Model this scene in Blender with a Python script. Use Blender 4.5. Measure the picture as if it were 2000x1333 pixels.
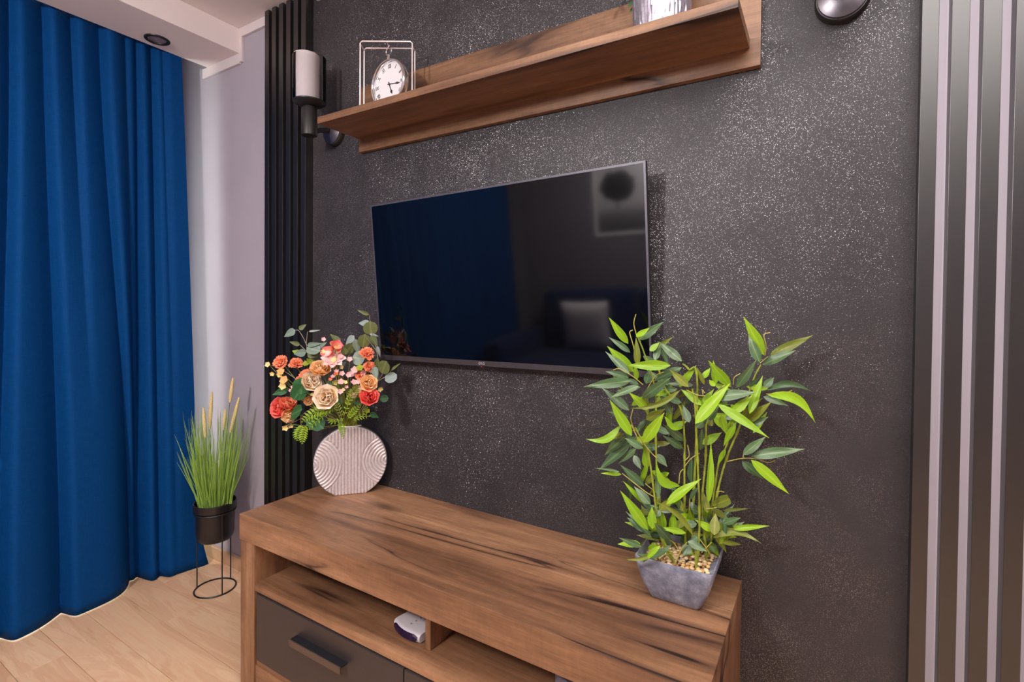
import bpy, bmesh, math, random
from mathutils import Vector, Matrix
for o in list(bpy.data.objects): bpy.data.objects.remove(o)
SC = bpy.context.scene
COL = SC.collection
R = random.Random(7)

# ------------------------------------------------------------------ camera, world, lights, exposure
YAW, PITCH, ROLL, FPX, CY, CD, CZ = .5489, .0154, .009, 989.9992, 616.0576, 1.3153, 1.2045
_R = Vector((math.cos(YAW), math.sin(YAW), 0)); _F = Vector((-math.sin(YAW), math.cos(YAW), 0)); _U = Vector((0, 0, 1))
F2 = _F*math.cos(PITCH) - _U*math.sin(PITCH); U2 = _U*math.cos(PITCH) + _F*math.sin(PITCH)
R3 = _R*math.cos(ROLL) + U2*math.sin(ROLL); U3 = U2*math.cos(ROLL) - _R*math.sin(ROLL)
EYE = Vector((0, -CD, CZ))
cam = bpy.data.cameras.new('camera'); camo = bpy.data.objects.new('camera', cam); COL.objects.link(camo)
cam.sensor_fit = 'HORIZONTAL'; cam.sensor_width = 36; cam.lens = FPX/2000*36
cam.shift_y = -(666.5-CY)/2000; cam.clip_start = .02
m = Matrix((R3, U3, -F2)).transposed().to_4x4(); m.translation = EYE
camo.matrix_world = m; SC.camera = camo

SC.view_settings.view_transform = 'Standard'; SC.view_settings.look = 'None'
SC.view_settings.gamma = 1; SC.view_settings.use_curve_mapping = False
SC.view_settings.exposure = 0.12
SC.cycles.use_denoising = True
SC.cycles.max_bounces = 10; SC.cycles.diffuse_bounces = 5; SC.cycles.glossy_bounces = 4
SC.cycles.transparent_max_bounces = 16; SC.cycles.sample_clamp_indirect = 6

W = bpy.data.worlds.new('daylight'); SC.world = W; W.use_nodes = True
bg = W.node_tree.nodes['Background']; bg.inputs[0].default_value = (1, 1, .94, 1); bg.inputs[1].default_value = 5.2

def area(name, loc, target, size, power, color, sy=None):
    l = bpy.data.lights.new(name, 'AREA'); l.energy = power; l.color = color
    l.shape = 'RECTANGLE' if sy else 'DISK'; l.size = size
    if sy: l.size_y = sy
    o = bpy.data.objects.new(name, l); COL.objects.link(o); o.location = loc
    o.rotation_euler = (Vector(target)-Vector(loc)).to_track_quat('-Z', 'Y').to_euler(); return o
KEY = area('ceiling_bounce_light', (.35, -1.25, 2.41), (.35, -1.25, 0), 1.6, 47, (1, .955, .945))  # area light standing in for flash bounced off the ceiling
_p = bpy.data.lights.new('added_fill_light', 'POINT'); _p.energy = 106; _p.color = (1, .955, .945); _p.shadow_soft_size = .11
FILL = bpy.data.objects.new('added_fill_light', _p); COL.objects.link(FILL); FILL.location = (-1.05, -2.2, 2.05)  # added point fill to lift the left side and soffit; no lamp known here

# ------------------------------------------------------------------ helpers
def lin(r, g, b, k=1.0):
    f = lambda c: ((c/255+.055)/1.055)**2.4 if c > 10 else c/255/12.92
    return (f(r)*k, f(g)*k, f(b)*k, 1)
def at(px, py, ax, v):
    """the point of the plane ax = v on the sight line through a photo pixel (used once, to survey real positions)"""
    d = F2 + R3*((px-1000)/FPX) - U3*((py-CY)/FPX); i = 'xyz'.index(ax)
    return EYE + d*((v-EYE[i])/d[i])
def atp(px, py, p0, n):
    d = F2 + R3*((px-1000)/FPX) - U3*((py-CY)/FPX)
    return EYE + d*((Vector(p0)-EYE).dot(n)/d.dot(n))
def depth(p): return (Vector(p)-EYE).dot(F2)

class N:
    def __init__(s, name):
        s.m = bpy.data.materials.new(name); s.m.use_nodes = True; s.t = s.m.node_tree
        s.b = s.t.nodes['Principled BSDF']; s.out = s.t.nodes['Material Output']
    def n(s, kind, **kw):
        x = s.t.nodes.new('ShaderNode'+kind)
        for k, v in kw.items():
            if k.startswith('i_'): x.inputs[k[2:].replace('_', ' ')].default_value = v
            else: setattr(x, k, v)
        return x
    def l(s, a, b): s.t.links.new(a, b)
    def ramp(s, fac, stops, interp='LINEAR'):
        r = s.n('ValToRGB'); r.color_ramp.interpolation = interp; e = r.color_ramp.elements
        while len(e) < len(stops): e.new(.5)
        for q, (p, c) in zip(e, stops):
            q.position = p; q.color = c if not isinstance(c, (int, float)) else (c, c, c, 1)
        s.l(fac, r.inputs[0]); return r.outputs[0]
    def mix(s, fac, a, b, mode='MIX'):
        x = s.n('Mix', data_type='RGBA', blend_type=mode)
        for sock, v in ((x.inputs[0], fac), (x.inputs[6], a), (x.inputs[7], b)):
            if hasattr(v, 'links'): s.l(v, sock)
            else: sock.default_value = v
        return x.outputs[2]
    def math(s, op, a, b=None):
        x = s.n('Math', operation=op)
        for sock, v in zip(x.inputs, (a, b)):
            if v is None: continue
            if hasattr(v, 'links'): s.l(v, sock)
            else: sock.default_value = v
        return x.outputs[0]
    def coord(s, scale=(1, 1, 1), loc=(0, 0, 0), kind='Object'):
        tc = s.n('TexCoord'); mp = s.n('Mapping'); s.l(tc.outputs[kind], mp.inputs[0])
        mp.inputs['Scale'].default_value = scale; mp.inputs['Location'].default_value = loc; return mp.outputs[0]
    def noise(s, vec, scale=1, detail=4, rough=.55, dist=0, out='Fac'):
        x = s.n('TexNoise', i_Scale=scale, i_Detail=detail, i_Roughness=rough, i_Distortion=dist); s.l(vec, x.inputs['Vector'])
        return x.outputs[out]
    def bump(s, h, strength=.2, dist=.002):
        x = s.n('Bump', i_Strength=strength, i_Distance=dist); s.l(h, x.inputs['Height']); s.l(x.outputs[0], s.b.inputs['Normal']); return x
    def set(s, color=None, rough=None, metal=None, spec=None, **kw):
        if color is not None:
            if hasattr(color, 'links'): s.l(color, s.b.inputs['Base Color'])
            else: s.b.inputs['Base Color'].default_value = color
        if rough is not None: s.b.inputs['Roughness'].default_value = rough
        if metal is not None: s.b.inputs['Metallic'].default_value = metal
        if spec is not None: s.b.inputs['Specular IOR Level'].default_value = spec
        for k, v in kw.items(): s.b.inputs[k].default_value = v
        return s

def plain(name, color, rough=.5, metal=0, spec=.5, noise=.06, scale=60, **kw):
    q = N(name); v = q.coord(); f = q.noise(v, scale, 3)
    c2 = tuple(min(1, x*(1+noise*2)) for x in color[:3])+(1,); c1 = tuple(x*(1-noise*2) for x in color[:3])+(1,)
    q.set(q.ramp(f, [(.3, c1), (.7, c2)]), rough, metal, spec, **kw); return q.m

def wood(name, axis, seed=0, dark=1.0):
    q = N(name); i = 'xyz'.index(axis)
    def sc(along, across):
        s = [across]*3; s[i] = along; return tuple(s)
    off = (seed*3.7, seed*1.3, seed*2.1)
    base = q.noise(q.coord(sc(1.1, 13), off), 1, 6, .6, .5)
    col = q.ramp(base, [(.22, lin(80, 54, 38)), (.40, lin(118, 83, 59)), (.55, lin(143, 104, 75)), (.75, lin(173, 132, 99))])
    fine = q.noise(q.coord(sc(6, 170), off), 1, 3, .6)
    col = q.mix(.55, col, q.ramp(fine, [(.3, .35), (.7, .65)]), 'OVERLAY')
    saw = q.noise(q.coord(sc(120, 30), off), 1, 3, .6)
    col = q.mix(.20, col, q.ramp(saw, [(.3, .35), (.7, .65)]), 'OVERLAY')
    mot = q.noise(q.coord(sc(22, 60), off), 1, 4, .65)
    col = q.mix(.45, col, q.ramp(mot, [(.32, .36), (.68, .62)]), 'OVERLAY')
    # long dark grain streaks and thin cracks, in places only
    st = q.noise(q.coord(sc(.8, 6.5), (off[0]+5, off[1], off[2])), 1, 3, .5, .7)
    sel = q.ramp(q.noise(q.coord(sc(1.6, 5), (off[0]+9, off[1]+2, off[2])), 1, 2, .5), [(.50, 0.0), (.62, 1.0)])
    d = q.math('ABSOLUTE', q.math('SUBTRACT', st, .5))
    crack = q.math('MULTIPLY', q.ramp(d, [(.004, 1.0), (.018, 0.0)]), sel)
    halo = q.math('MULTIPLY', q.ramp(d, [(.008, .70), (.085, 0.0)]), sel)
    col = q.mix(halo, col, lin(72, 46, 36)); col = q.mix(crack, col, lin(40, 24, 19))
    kn = q.n('TexVoronoi', i_Scale=1.0); q.l(q.coord(sc(1.7, 6.5), (off[0]+1.5, off[1]+.3, off[2]+.2)), kn.inputs['Vector'])
    knot = q.ramp(kn.outputs['Distance'], [(.05, .85), (.17, 0.0)])
    col = q.mix(q.math('MULTIPLY', knot, q.ramp(base, [(.42, 0.0), (.6, 1.0)])), col, lin(60, 38, 30))
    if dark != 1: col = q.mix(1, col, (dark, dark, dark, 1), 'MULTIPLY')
    q.set(col, .40, 0, .42)
    h = q.math('SUBTRACT', q.math('ADD', fine, q.math('MULTIPLY', saw, .5)), q.math('MULTIPLY', crack, 1.2))
    q.bump(h, .22, .001); return q.m

class MB:
    def __init__(s): s.v = []; s.f = []; s.mi = []; s.cur = 0
    def raw(s, v, f, M=None):
        k = len(s.v)
        s.v += [tuple(M @ Vector(p)) if M is not None else tuple(p) for p in v]
        s.f += [tuple(i+k for i in q) for q in f]; s.mi += [s.cur]*len(f); return s
    def box(s, a, b, bev=0, M=None):
        a = Vector(a); b = Vector(b)
        bm = bmesh.new(); bmesh.ops.create_cube(bm, size=1)
        for v in bm.verts: v.co = Vector([(a[i]+b[i])/2+v.co[i]*(b[i]-a[i]) for i in range(3)])
        if bev: bmesh.ops.bevel(bm, geom=bm.edges[:], offset=bev, segments=2 if bev < .01 else 4, affect='EDGES', profile=.5)
        bm.verts.index_update()
        s.raw([v.co.copy() for v in bm.verts], [[v.index for v in f.verts] for f in bm.faces], M); bm.free(); return s
    def tube(s, pts, r, n=10, closed=False, cap=True):
        pts = [Vector(p) for p in pts]; L = len(pts); rr = r if isinstance(r, (list, tuple)) else [r]*L
        k = len(s.v); up = None
        for i, p in enumerate(pts):
            a = pts[(i-1) % L] if (closed or i > 0) else p; b = pts[(i+1) % L] if (closed or i < L-1) else p
            t = (b-a).normalized()
            if up is None: up = t.orthogonal().normalized()
            up = (up - t*up.dot(t)); up = up.normalized() if up.length > 1e-6 else t.orthogonal().normalized()
            w = t.cross(up)
            for j in range(n):
                an = 2*math.pi*j/n; s.v.append(tuple(p + (up*math.cos(an)+w*math.sin(an))*rr[i]))
        for i in range(L if closed else L-1):
            for j in range(n):
                a = k+i*n+j; b = k+i*n+(j+1) % n; c = k+((i+1) % L)*n+(j+1) % n; d = k+((i+1) % L)*n+j
                s.f.append((a, b, c, d)); s.mi.append(s.cur)
        if cap and not closed:
            s.f.append(tuple(k+j for j in reversed(range(n)))); s.mi.append(s.cur)
            s.f.append(tuple(k+(L-1)*n+j for j in range(n))); s.mi.append(s.cur)
        return s
    def lathe(s, prof, n=40, M=None, cap0=True, cap1=True, wob=None):
        v = []; f = []; L = len(prof)
        for (r, z) in prof:
            for j in range(n):
                a = 2*math.pi*j/n; q = r if wob is None else wob(r, z, j)
                v.append((q*math.cos(a), q*math.sin(a), z))
        for i in range(L-1):
            for j in range(n): f.append((i*n+j, i*n+(j+1) % n, (i+1)*n+(j+1) % n, (i+1)*n+j))
        if cap0: f.append(tuple(reversed(range(n))))
        if cap1: f.append(tuple((L-1)*n+j for j in range(n)))
        return s.raw(v, f, M)
    def mesh(s, name, mats, smooth=False, flatcaps=True):
        me = bpy.data.meshes.new(name); me.from_pydata(s.v, [], s.f); me.update()
        for q in (mats if isinstance(mats, (list, tuple)) else [mats]): me.materials.append(q)
        if max(s.mi, default=0): me.polygons.foreach_set('material_index', s.mi)
        bm = bmesh.new(); bm.from_mesh(me); bmesh.ops.recalc_face_normals(bm, faces=bm.faces[:]); bm.to_mesh(me); bm.free()
        if smooth:
            me.polygons.foreach_set('use_smooth', [True]*len(me.polygons))
            try: me.set_sharp_from_angle(angle=math.radians(smooth if smooth is not True else 40))
            except Exception: pass
        me.update(); return me
    def build(s, name, mats, parent=None, smooth=False):
        o = None
        off = origin(parent)
        s.v = [tuple(Vector(p)-off) for p in s.v]
        o = bpy.data.objects.new(name, s.mesh(name, mats, smooth)); COL.objects.link(o)
        if parent: o.parent = parent
        return o
def origin(p):
    o = Vector((0, 0, 0))
    while p is not None: o = o + p.matrix_basis.translation; p = p.parent
    return o
def inst(name, me, M, parent, mat=None):
    o = bpy.data.objects.new(name, me); COL.objects.link(o); o.parent = parent
    o.matrix_basis = Matrix.Translation(-origin(parent)) @ M
    if mat is not None:
        o.material_slots[0].link = 'OBJECT'; o.material_slots[0].material = mat
    return o
def tag(o, label, cat, group=None):
    o['label'] = label; o['category'] = cat
    if group: o['group'] = group
    return o
def thing(name, label, cat, loc, group=None):
    o = bpy.data.objects.new(name, None); COL.objects.link(o); o.location = loc; o.empty_display_size = .05
    o.matrix_basis = Matrix.Translation(loc); return tag(o, label, cat, group)
def struct(o): o['kind'] = 'structure'; return o
def frame(x, y, z, t): return Matrix((Vector(x), Vector(y), Vector(z))).transposed().to_4x4().copy() if t is None else Matrix.Translation(t) @ Matrix((Vector(x), Vector(y), Vector(z))).transposed().to_4x4()
def aim(d, t=(0, 0, 0), spin=0.0):
    """frame whose z looks along d"""
    z = Vector(d).normalized(); x = (Vector((0, 0, 1)).cross(z)); x = x.normalized() if x.length > 1e-4 else Vector((1, 0, 0)); y = z.cross(x)
    return frame(x, y, z, Vector(t)) @ Matrix.Rotation(spin, 4, 'Z')
def bez(pts, n=10):
    """smooth line through points (Catmull-Rom)"""
    P = [Vector(p) for p in pts]; P = [P[0]*2-P[1]] + P + [P[-1]*2-P[-2]]; out = []
    for i in range(1, len(P)-2):
        for k in range(n):
            t = k/n; a, b, c, d = P[i-1:i+3]
            out.append(.5*((2*b)+(c-a)*t+(2*a-5*b+4*c-d)*t*t+(3*b-3*c+d-a)*t**3))
    out.append(P[-2]); return out

# ------------------------------------------------------------------ materials of the room
def m_glitter():
    q = N('black_glitter_paint'); v = q.coord()
    big = q.noise(v, 5, 4, .6); sm = q.noise(v, 260, 3, .6)
    base = q.ramp(big, [(.3, lin(45, 42, 44)), (.7, lin(55, 51, 53))])
    vo = q.n('TexVoronoi', i_Scale=720.0); q.l(v, vo.inputs['Vector'])
    sep = q.n('SeparateColor'); q.l(vo.outputs['Color'], sep.inputs[0])
    flake = q.math('GREATER_THAN', sep.outputs[0], .70)
    edge = q.math('LESS_THAN', vo.outputs['Distance'], .42)
    flake = q.math('MULTIPLY', flake, edge)
    vm = q.n('VectorMath', operation='SUBTRACT'); q.l(vo.outputs['Color'], vm.inputs[0]); vm.inputs[1].default_value = (.5, .5, .5)
    vs = q.n('VectorMath', operation='SCALE'); q.l(vm.outputs[0], vs.inputs[0]); vs.inputs['Scale'].default_value = .8
    ge = q.n('NewGeometry'); va = q.n('VectorMath', operation='ADD'); q.l(ge.outputs['Normal'], va.inputs[0]); q.l(vs.outputs[0], va.inputs[1])
    vn = q.n('VectorMath', operation='NORMALIZE'); q.l(va.outputs[0], vn.inputs[0])
    q.set(base, .5, 0, .36); q.bump(sm, .35, .0015)
    gl = q.n('BsdfGlossy', i_Roughness=.32); q.l(q.ramp(q.noise(q.coord((1, 1, 1), (3, 1, 2)), 7, 4, .6), [(.38, (.13, .12, .125, 1)), (.68, (.40, .38, .39, 1))]), gl.inputs['Color']); q.l(vn.outputs[0], gl.inputs['Normal'])
    ms = q.n('MixShader'); q.l(flake, ms.inputs[0]); q.l(q.b.outputs[0], ms.inputs[1]); q.l(gl.outputs[0], ms.inputs[2])
    q.l(ms.outputs[0], q.out.inputs['Surface']); return q.m
def m_wallpaint(name, c1, c2):
    q = N(name); v = q.coord(); q.set(q.ramp(q.noise(v, 3, 3), [(.3, c1), (.7, c2)]), .75, 0, .25)
    q.bump(q.noise(v, 420, 2), .12, .001); return q.m
M_glit = m_glitter()
M_grey = m_wallpaint('grey_wall_paint', lin(168, 160, 170), lin(174, 166, 176))
M_white = m_wallpaint('white_ceiling_paint', lin(222, 211, 209), lin(226, 215, 213))
M_soff = m_wallpaint('white_soffit_paint', lin(234, 223, 221), lin(238, 227, 225))
M_trim = m_wallpaint('white_trim_paint', lin(214, 203, 203), lin(219, 208, 208))
M_slat = plain('black_slat_laminate', lin(27, 24, 24), .36, 0, 1.0, .05, 90)
M_back = m_wallpaint('pale_lilac_backing', lin(222, 214, 226), lin(228, 220, 232))
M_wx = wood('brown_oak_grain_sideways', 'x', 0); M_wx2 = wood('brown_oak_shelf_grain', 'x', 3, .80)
M_wz = wood('brown_oak_upright_grain', 'z', 1); M_wy = wood('brown_oak_end_grain_panel', 'z', 5)
M_black = plain('matt_black_metal', lin(34, 31, 31), .42, .0, .5, .04)
M_chrome = plain('polished_silver_metal', (.78, .78, .80, 1), .16, 1, .5, .01)

def m_floor():
    q = N('pale_oak_laminate'); oi = q.n('ObjectInfo')
    vx = q.n('CombineXYZ'); q.l(q.math('MULTIPLY', oi.outputs['Random'], 37.0), vx.inputs[0]); q.l(q.math('MULTIPLY', oi.outputs['Random'], 11.0), vx.inputs[1])
    tc = q.n('TexCoord'); ad = q.n('VectorMath', operation='ADD'); q.l(tc.outputs['Object'], ad.inputs[0]); q.l(vx.outputs[0], ad.inputs[1])
    mp = q.n('Mapping'); mp.inputs['Scale'].default_value = (1.5, 11, 1); q.l(ad.outputs[0], mp.inputs[0])
    n1 = q.noise(mp.outputs[0], 1, 5, .55, 1.3)
    wv = q.math('FRACT', q.math('MULTIPLY', n1, 9.0))
    ring = q.ramp(wv, [(0, .38), (.5, .58), (1, .42)])
    col = q.ramp(n1, [(.3, lin(216, 174, 136)), (.5, lin(231, 192, 154)), (.7, lin(239, 203, 166))])
    col = q.mix(.5, col, ring, 'OVERLAY')
    mp2 = q.n('Mapping'); mp2.inputs['Scale'].default_value = (5, 130, 1); q.l(ad.outputs[0], mp2.inputs[0])
    f = q.noise(mp2.outputs[0], 1, 3, .6); col = q.mix(.25, col, q.ramp(f, [(.3, .38), (.7, .6)]), 'OVERLAY')
    tint = q.ramp(oi.outputs['Random'], [(0, (.92, .90, .88, 1)), (1, (1.0, 1.0, 1.0, 1))]); col = q.mix(1, col, tint, 'MULTIPLY')
    q.set(col, .42, 0, .4); q.bump(f, .08, .0006); return q.m
M_floor = m_floor()

# ------------------------------------------------------------------ room shell
XL, XR, YB, YF, ZC = -2.76, 1.75, 0.0, -3.12, 2.4384
GX0, GX1 = -1.757, .176        # the black glitter field of the wall behind the television
b = MB()
for i, (a, c) in enumerate(((XL-.15, GX0), (GX0, GX1), (GX1, XR+.15))):
    b.cur = 1 if i == 1 else 0; b.box((a, 0, -.05), (c, .15, ZC+.05))
struct(b.build('wall_back', [M_grey, M_glit]))
WY0, WY1, WZ0, WZ1 = -2.35, -.27, .06, 2.22
b = MB()
b.box((XL-.15, YF-.15, -.05), (XL, WY0, ZC+.05)); b.box((XL-.15, WY1, -.05), (XL, 0, ZC+.05))
b.box((XL-.15, WY0, WZ1), (XL, WY1, ZC+.05)); b.box((XL-.15, WY0, -.05), (XL, WY1, WZ0))
struct(b.build('wall_left', M_grey))
struct(MB().box((XR, YF-.15, -.05), (XR+.15, 0, ZC+.05)).build('wall_right', M_grey))
struct(MB().box((XL-.15, YF-.15, -.05), (XR+.15, YF, ZC+.05)).build('wall_front', m_wallpaint('dark_grey_wall_paint', lin(118, 112, 118), lin(124, 118, 124))))
struct(MB().box((XL-.15, YF-.15, ZC), (XR+.15, .15, ZC+.15)).build('ceiling', M_white))
# window in the left wall: frame, mullion, panes
wf = MB()
for y0, y1 in ((WY0, WY0+.07), (WY1-.07, WY1), ((WY0+WY1)/2-.05, (WY0+WY1)/2+.05)): wf.box((XL-.1, y0, WZ0), (XL-.03, y1, WZ1), .004)
for z0, z1 in ((WZ0, WZ0+.07), (WZ1-.07, WZ1)): wf.box((XL-.099, WY0+.002, z0), (XL-.031, WY1-.002, z1), .004)
win = struct(wf.build('window_1', plain('white_window_frame', lin(228, 228, 226), .4, noise=.02)))
g = N('clear_window_glass'); tr = g.n('BsdfTransparent'); tr.inputs[0].default_value = (.94, .97, .96, 1); gl = g.n('BsdfGlossy', i_Roughness=.02); mx = g.n('MixShader'); mx.inputs[0].default_value = .06
g.l(tr.outputs[0], mx.inputs[1]); g.l(gl.outputs[0], mx.inputs[2]); g.l(mx.outputs[0], g.out.inputs['Surface'])
ym = (WY0+WY1)/2
for y0, y1 in ((WY0+.06, ym-.04), (ym+.04, WY1-.06)): MB().box((XL-.07, y0, WZ0+.06), (XL-.062, y1, WZ1-.06)).build('pane', g.m, win)
pl = bpy.data.lights.new('window_portal', 'AREA'); pl.shape = 'RECTANGLE'; pl.size = WY1-WY0; pl.size_y = WZ1-WZ0; pl.cycles.is_portal = True
po = bpy.data.objects.new('window_portal', pl); COL.objects.link(po); po.location = (XL-.16, ym, (WZ0+WZ1)/2); po.rotation_euler = Vector((1, 0, 0)).to_track_quat('-Z', 'Z').to_euler()

# floor: sub-floor and single laminate planks
fl = struct(MB().box((XL-.15, YF-.15, -.06), (XR+.15, .15, -.010)).build('floor', plain('dark_floor_gap', lin(120, 92, 70), .8)))
pm = {}
edges = [0.0-.0005, -.115]
while edges[-1] > YF+.131: edges.append(edges[-1]-.131)
edges.append(YF)
for r in range(len(edges)-1):
    y1, y0 = edges[r], edges[r+1]
    x = XL + {0: .8, 1: .35, 2: .655, 3: .18, 4: 1.0}.get(r, R.uniform(.2, 1.2)); xs = [XL]
    while x < XR-.1: xs.append(x); x += 1.28
    xs.append(XR)
    for a, c in zip(xs[:-1], xs[1:]):
        key = (round(c-a, 3), round(y1-y0, 3))
        if key not in pm:
            pm[key] = MB().box((-(c-a)/2+.0007, -(y1-y0)/2+.0006, -.010), ((c-a)/2-.0007, (y1-y0)/2-.0006, 0), .0012).mesh('plank', M_floor)
        inst('plank', pm[key], Matrix.Translation(((a+c)/2, (y0+y1)/2, 0)), fl)

# soffit along the window, cornice strips, skirting
SX0, SX1, SZ = -2.507, -2.238, 2.3292
struct(MB().box((SX0, YF, SZ), (SX1, 0, ZC), .002).build('trim_1', M_soff))
struct(MB().box((SX1, -.012, ZC-.04), (-2.012, 0, ZC), .002).build('trim_2', M_trim))
struct(MB().box((SX1, -.0125, SZ-.04), (SX1+.02, 0, ZC-.04), .002).build('trim_3', M_trim))
struct(MB().box((-2.545, -.012, SZ-.045), (SX1+.0, 0, SZ), .002).build('trim_4', M_trim))
struct(MB().box((-1.712, -.010, ZC-.036), (XR, 0, ZC), .002).build('trim_5', M_trim))
M_skirt = wood('light_skirting_oak', 'x', 8, 1.0)
M_skirt = plain('pale_oak_skirting', lin(205, 165, 130), .45, noise=.05, scale=12)
struct(MB().box((XL, -.016, 0), (-2.012, 0, .058), .004).build('baseboard_back', M_skirt))
struct(MB().box((XL, YF, 0), (XL+.016, WY0, .058), .004).build('baseboard_left', M_skirt))
struct(MB().box((XL+.02, YF, 0), (XR, YF+.016, .058), .004).build('baseboard_front', M_skirt))

# ------------------------------------------------------------------ slat panels
def slat_panel(label, xs, w, dep, backing, n_vis):
    t = thing('slat_panel', label, 'wall panel', (xs[0], 0, 0))
    if backing: MB().box((xs[0]+.001, -.004, .003), (xs[-1]+w-.001, -.0004, ZC-.005)).build('backing_board', backing, t)
    me = MB().box((0, -dep, .002), (w, -.0042 if backing else -.0002, ZC-.005), .0007).mesh('slat', M_slat)
    for x in xs: inst('slat', me, Matrix.Translation((x, 0, 0)), t)
    return t
slat_panel('black vertical slat panel left of the black glitter wall, beside the grey wall', [-2.0075+i*.0479 for i in range(6)], .0275, .036, None, 6)
slat_panel('black vertical slat panel with pale lilac grooves at the right edge of the picture', [.1590+i*.0455 for i in range(7)], .0265, .036, M_back, 7)

# ------------------------------------------------------------------ curtain
def m_curtain():
    q = N('navy_blue_curtain_cloth'); v = q.coord()
    a = q.noise(q.coord((1, 60, 700)), 1, 3); c = q.noise(q.coord((1, 700, 60)), 1, 3)
    f = q.math('MULTIPLY', q.math('ADD', a, c), .5)
    q.set(q.ramp(f, [(.35, lin(0, 55, 108)), (.65, lin(0, 67, 128))]), .75, 0, .12)
    q.bump(f, .12, .001); return q.m
def lerp(a, b, t): return a+(b-a)*t
def curtain():
    #  crease: y at top, y at hem, depth top, depth hem, width of the slow side
    cr = [(-.192, -.180, .022, .004, .03), (-.227, -.229, .042, .050, .05), (-.284, -.285, .034, .105, .045), (-.330, -.300, .022, .02, .03),
          (-.414, -.322, .05, .05, .07), (-.505, -.470, .045, -.02, .06), (-.590, -.562, .05, .075, .07), (-.682, -.735, .05, .07, .06), (-.78, -.85, .05, .08, .06)]
    y = -.88
    rr = random.Random(3)
    while y > -2.95: cr.append((y, y-rr.uniform(-.02, .02), rr.uniform(.03, .06), rr.uniform(.04, .09), .06)); y -= rr.uniform(.08, .13)
    def X(y, s):
        e = s*s*(3-2*s)
        x = lerp(-2.513, -2.425, s**.8)
        for (yt, yb, dt, db, w) in cr:
            yc = lerp(yt, yb, e); dd = max(0, lerp(dt, db, s)); u = y-yc
            x -= dd*(math.exp(-(u/.015)**2) if u > 0 else math.exp(-(abs(u)/w)**1.25))
        if s > .85: x += .02*((s-.85)/.15)**2*math.exp(-((y+.07)/.05)**2)
        return x
    b = MB(); NY, NZ = 620, 60; ZT, Z0 = 2.36, .004; v = []; f = []
    for k in range(NZ+1):
        s = k/NZ; z = lerp(ZT, Z0, s)
        ye = lerp(-.122, -.085, s) + (.028*((s-.88)/.12)**2 if s > .88 else 0)
        for j in range(NY+1):
            t = j/NY; y = ye - (2.95+ye)*(t**1.5)
            x = X(y, s)
            v.append((x, y, z))
    for k in range(NZ):
        for j in range(NY):
            a = k*(NY+1)+j; f.append((a, a+1, a+NY+2, a+NY+1))
    b.raw(v, f); o = b.build('curtain', m_curtain(), None, True)
    md = o.modifiers.new('thickness', 'SOLIDIFY'); md.thickness = .003; md.offset = -1
    for p in o.data.polygons: p.use_smooth = True
    return tag(o, 'long navy blue curtain in deep folds hanging at the window on the left', 'curtain')
curtain()

# ------------------------------------------------------------------ recessed spotlight in the soffit
dl = at(307, 77, 'z', SZ)
t = thing('recessed_spotlight', 'black round recessed spotlight in the white soffit above the curtain', 'ceiling light', (dl.x, dl.y, SZ))
b = MB(); pr = [(.030, .020), (.032, 0.0), (.034, -.004), (.040, -.006), (.046, -.004), (.047, 0.0)]
b.lathe(pr, 40, Matrix.Translation((dl.x, dl.y, SZ)), False, False); b.build('ring', M_black, t, True)
b = MB(); b.lathe([(.031, .0), (.028, -.0005), (.0, -.0015)], 32, Matrix.Translation((dl.x, dl.y, SZ-.0006)), False, False); b.build('lens', plain('dull_lamp_lens', lin(150, 135, 140), .25, 0, .6), t, True)

# ------------------------------------------------------------------ wall lamps
M_frost = plain('frosted_white_shade', lin(216, 204, 201), .5, 0, .4, .01)
gq = N('smoked_clear_glass'); tr = gq.n('BsdfTransparent'); tr.inputs[0].default_value = (.93, .93, .94, 1); gl = gq.n('BsdfGlossy', i_Roughness=.03); fr = gq.n('Fresnel', i_IOR=1.2); mx = gq.n('MixShader')
gq.l(fr.outputs[0], mx.inputs[0]); gq.l(tr.outputs[0], mx.inputs[1]); gq.l(gl.outputs[0], mx.inputs[2]); gq.l(mx.outputs[0], gq.out.inputs['Surface']); M_glass = gq.m
def wall_lamp(x, zb, label):
    t = thing('wall_lamp', label, 'wall lamp', (x, 0, zb)); y = -.12
    my = Matrix.Translation((x, 0, zb+.047)) @ Matrix.Rotation(math.pi/2, 4, 'X')
    MB().lathe([(.052, .0005), (.052, .016), (.049, .020)], 48, my).build('wall_plate', M_black, t, True)
    MB().lathe([(.047, .0195), (.046, .024), (.030, .031), (.012, .034)], 48, my).build('plate_cover', plain('dark_chrome_cover', lin(118, 113, 119), .36, .85), t, True)
    arm = bez([(x, -.030, zb+.047), (x, -.075, zb+.035), (x, -.105, zb+.02), (x, y, zb+.04)], 6)
    MB().tube(arm, .009, 12).build('arm', M_black, t, True)
    MT = Matrix.Translation((x, y, zb))
    MB().lathe([(.022, 0), (.0275, .002), (.0275, .098), (.022, .106), (.008, .108)], 40, MT).build('socket_tube', M_black, t, True)
    MB().lathe([(.010, .105), (.043, .112), (.056, .120), (.057, .124), (.045, .1245)], 48, MT).build('cup', M_black, t, True)
    MS = Matrix.Translation((x-.0105, y-.004, zb))
    MB().lathe([(.010, .1246), (.0435, .125), (.0445, .292), (.0425, .293), (.0415, .13)], 48, MS, True, False).build('shade', M_frost, t, True)
    MB().lathe([(.0575, .121), (.0580, .282), (.0562, .282), (.0557, .122)], 56, MT, False, False).build('glass_cylinder', M_glass, t, True)
    return t
wall_lamp(-1.604, 1.822, 'black wall lamp with frosted shade by the left end of the wooden shelf')
wall_lamp(.027, 1.829, 'black wall lamp cut by the top edge, right of the wooden shelf')

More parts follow.
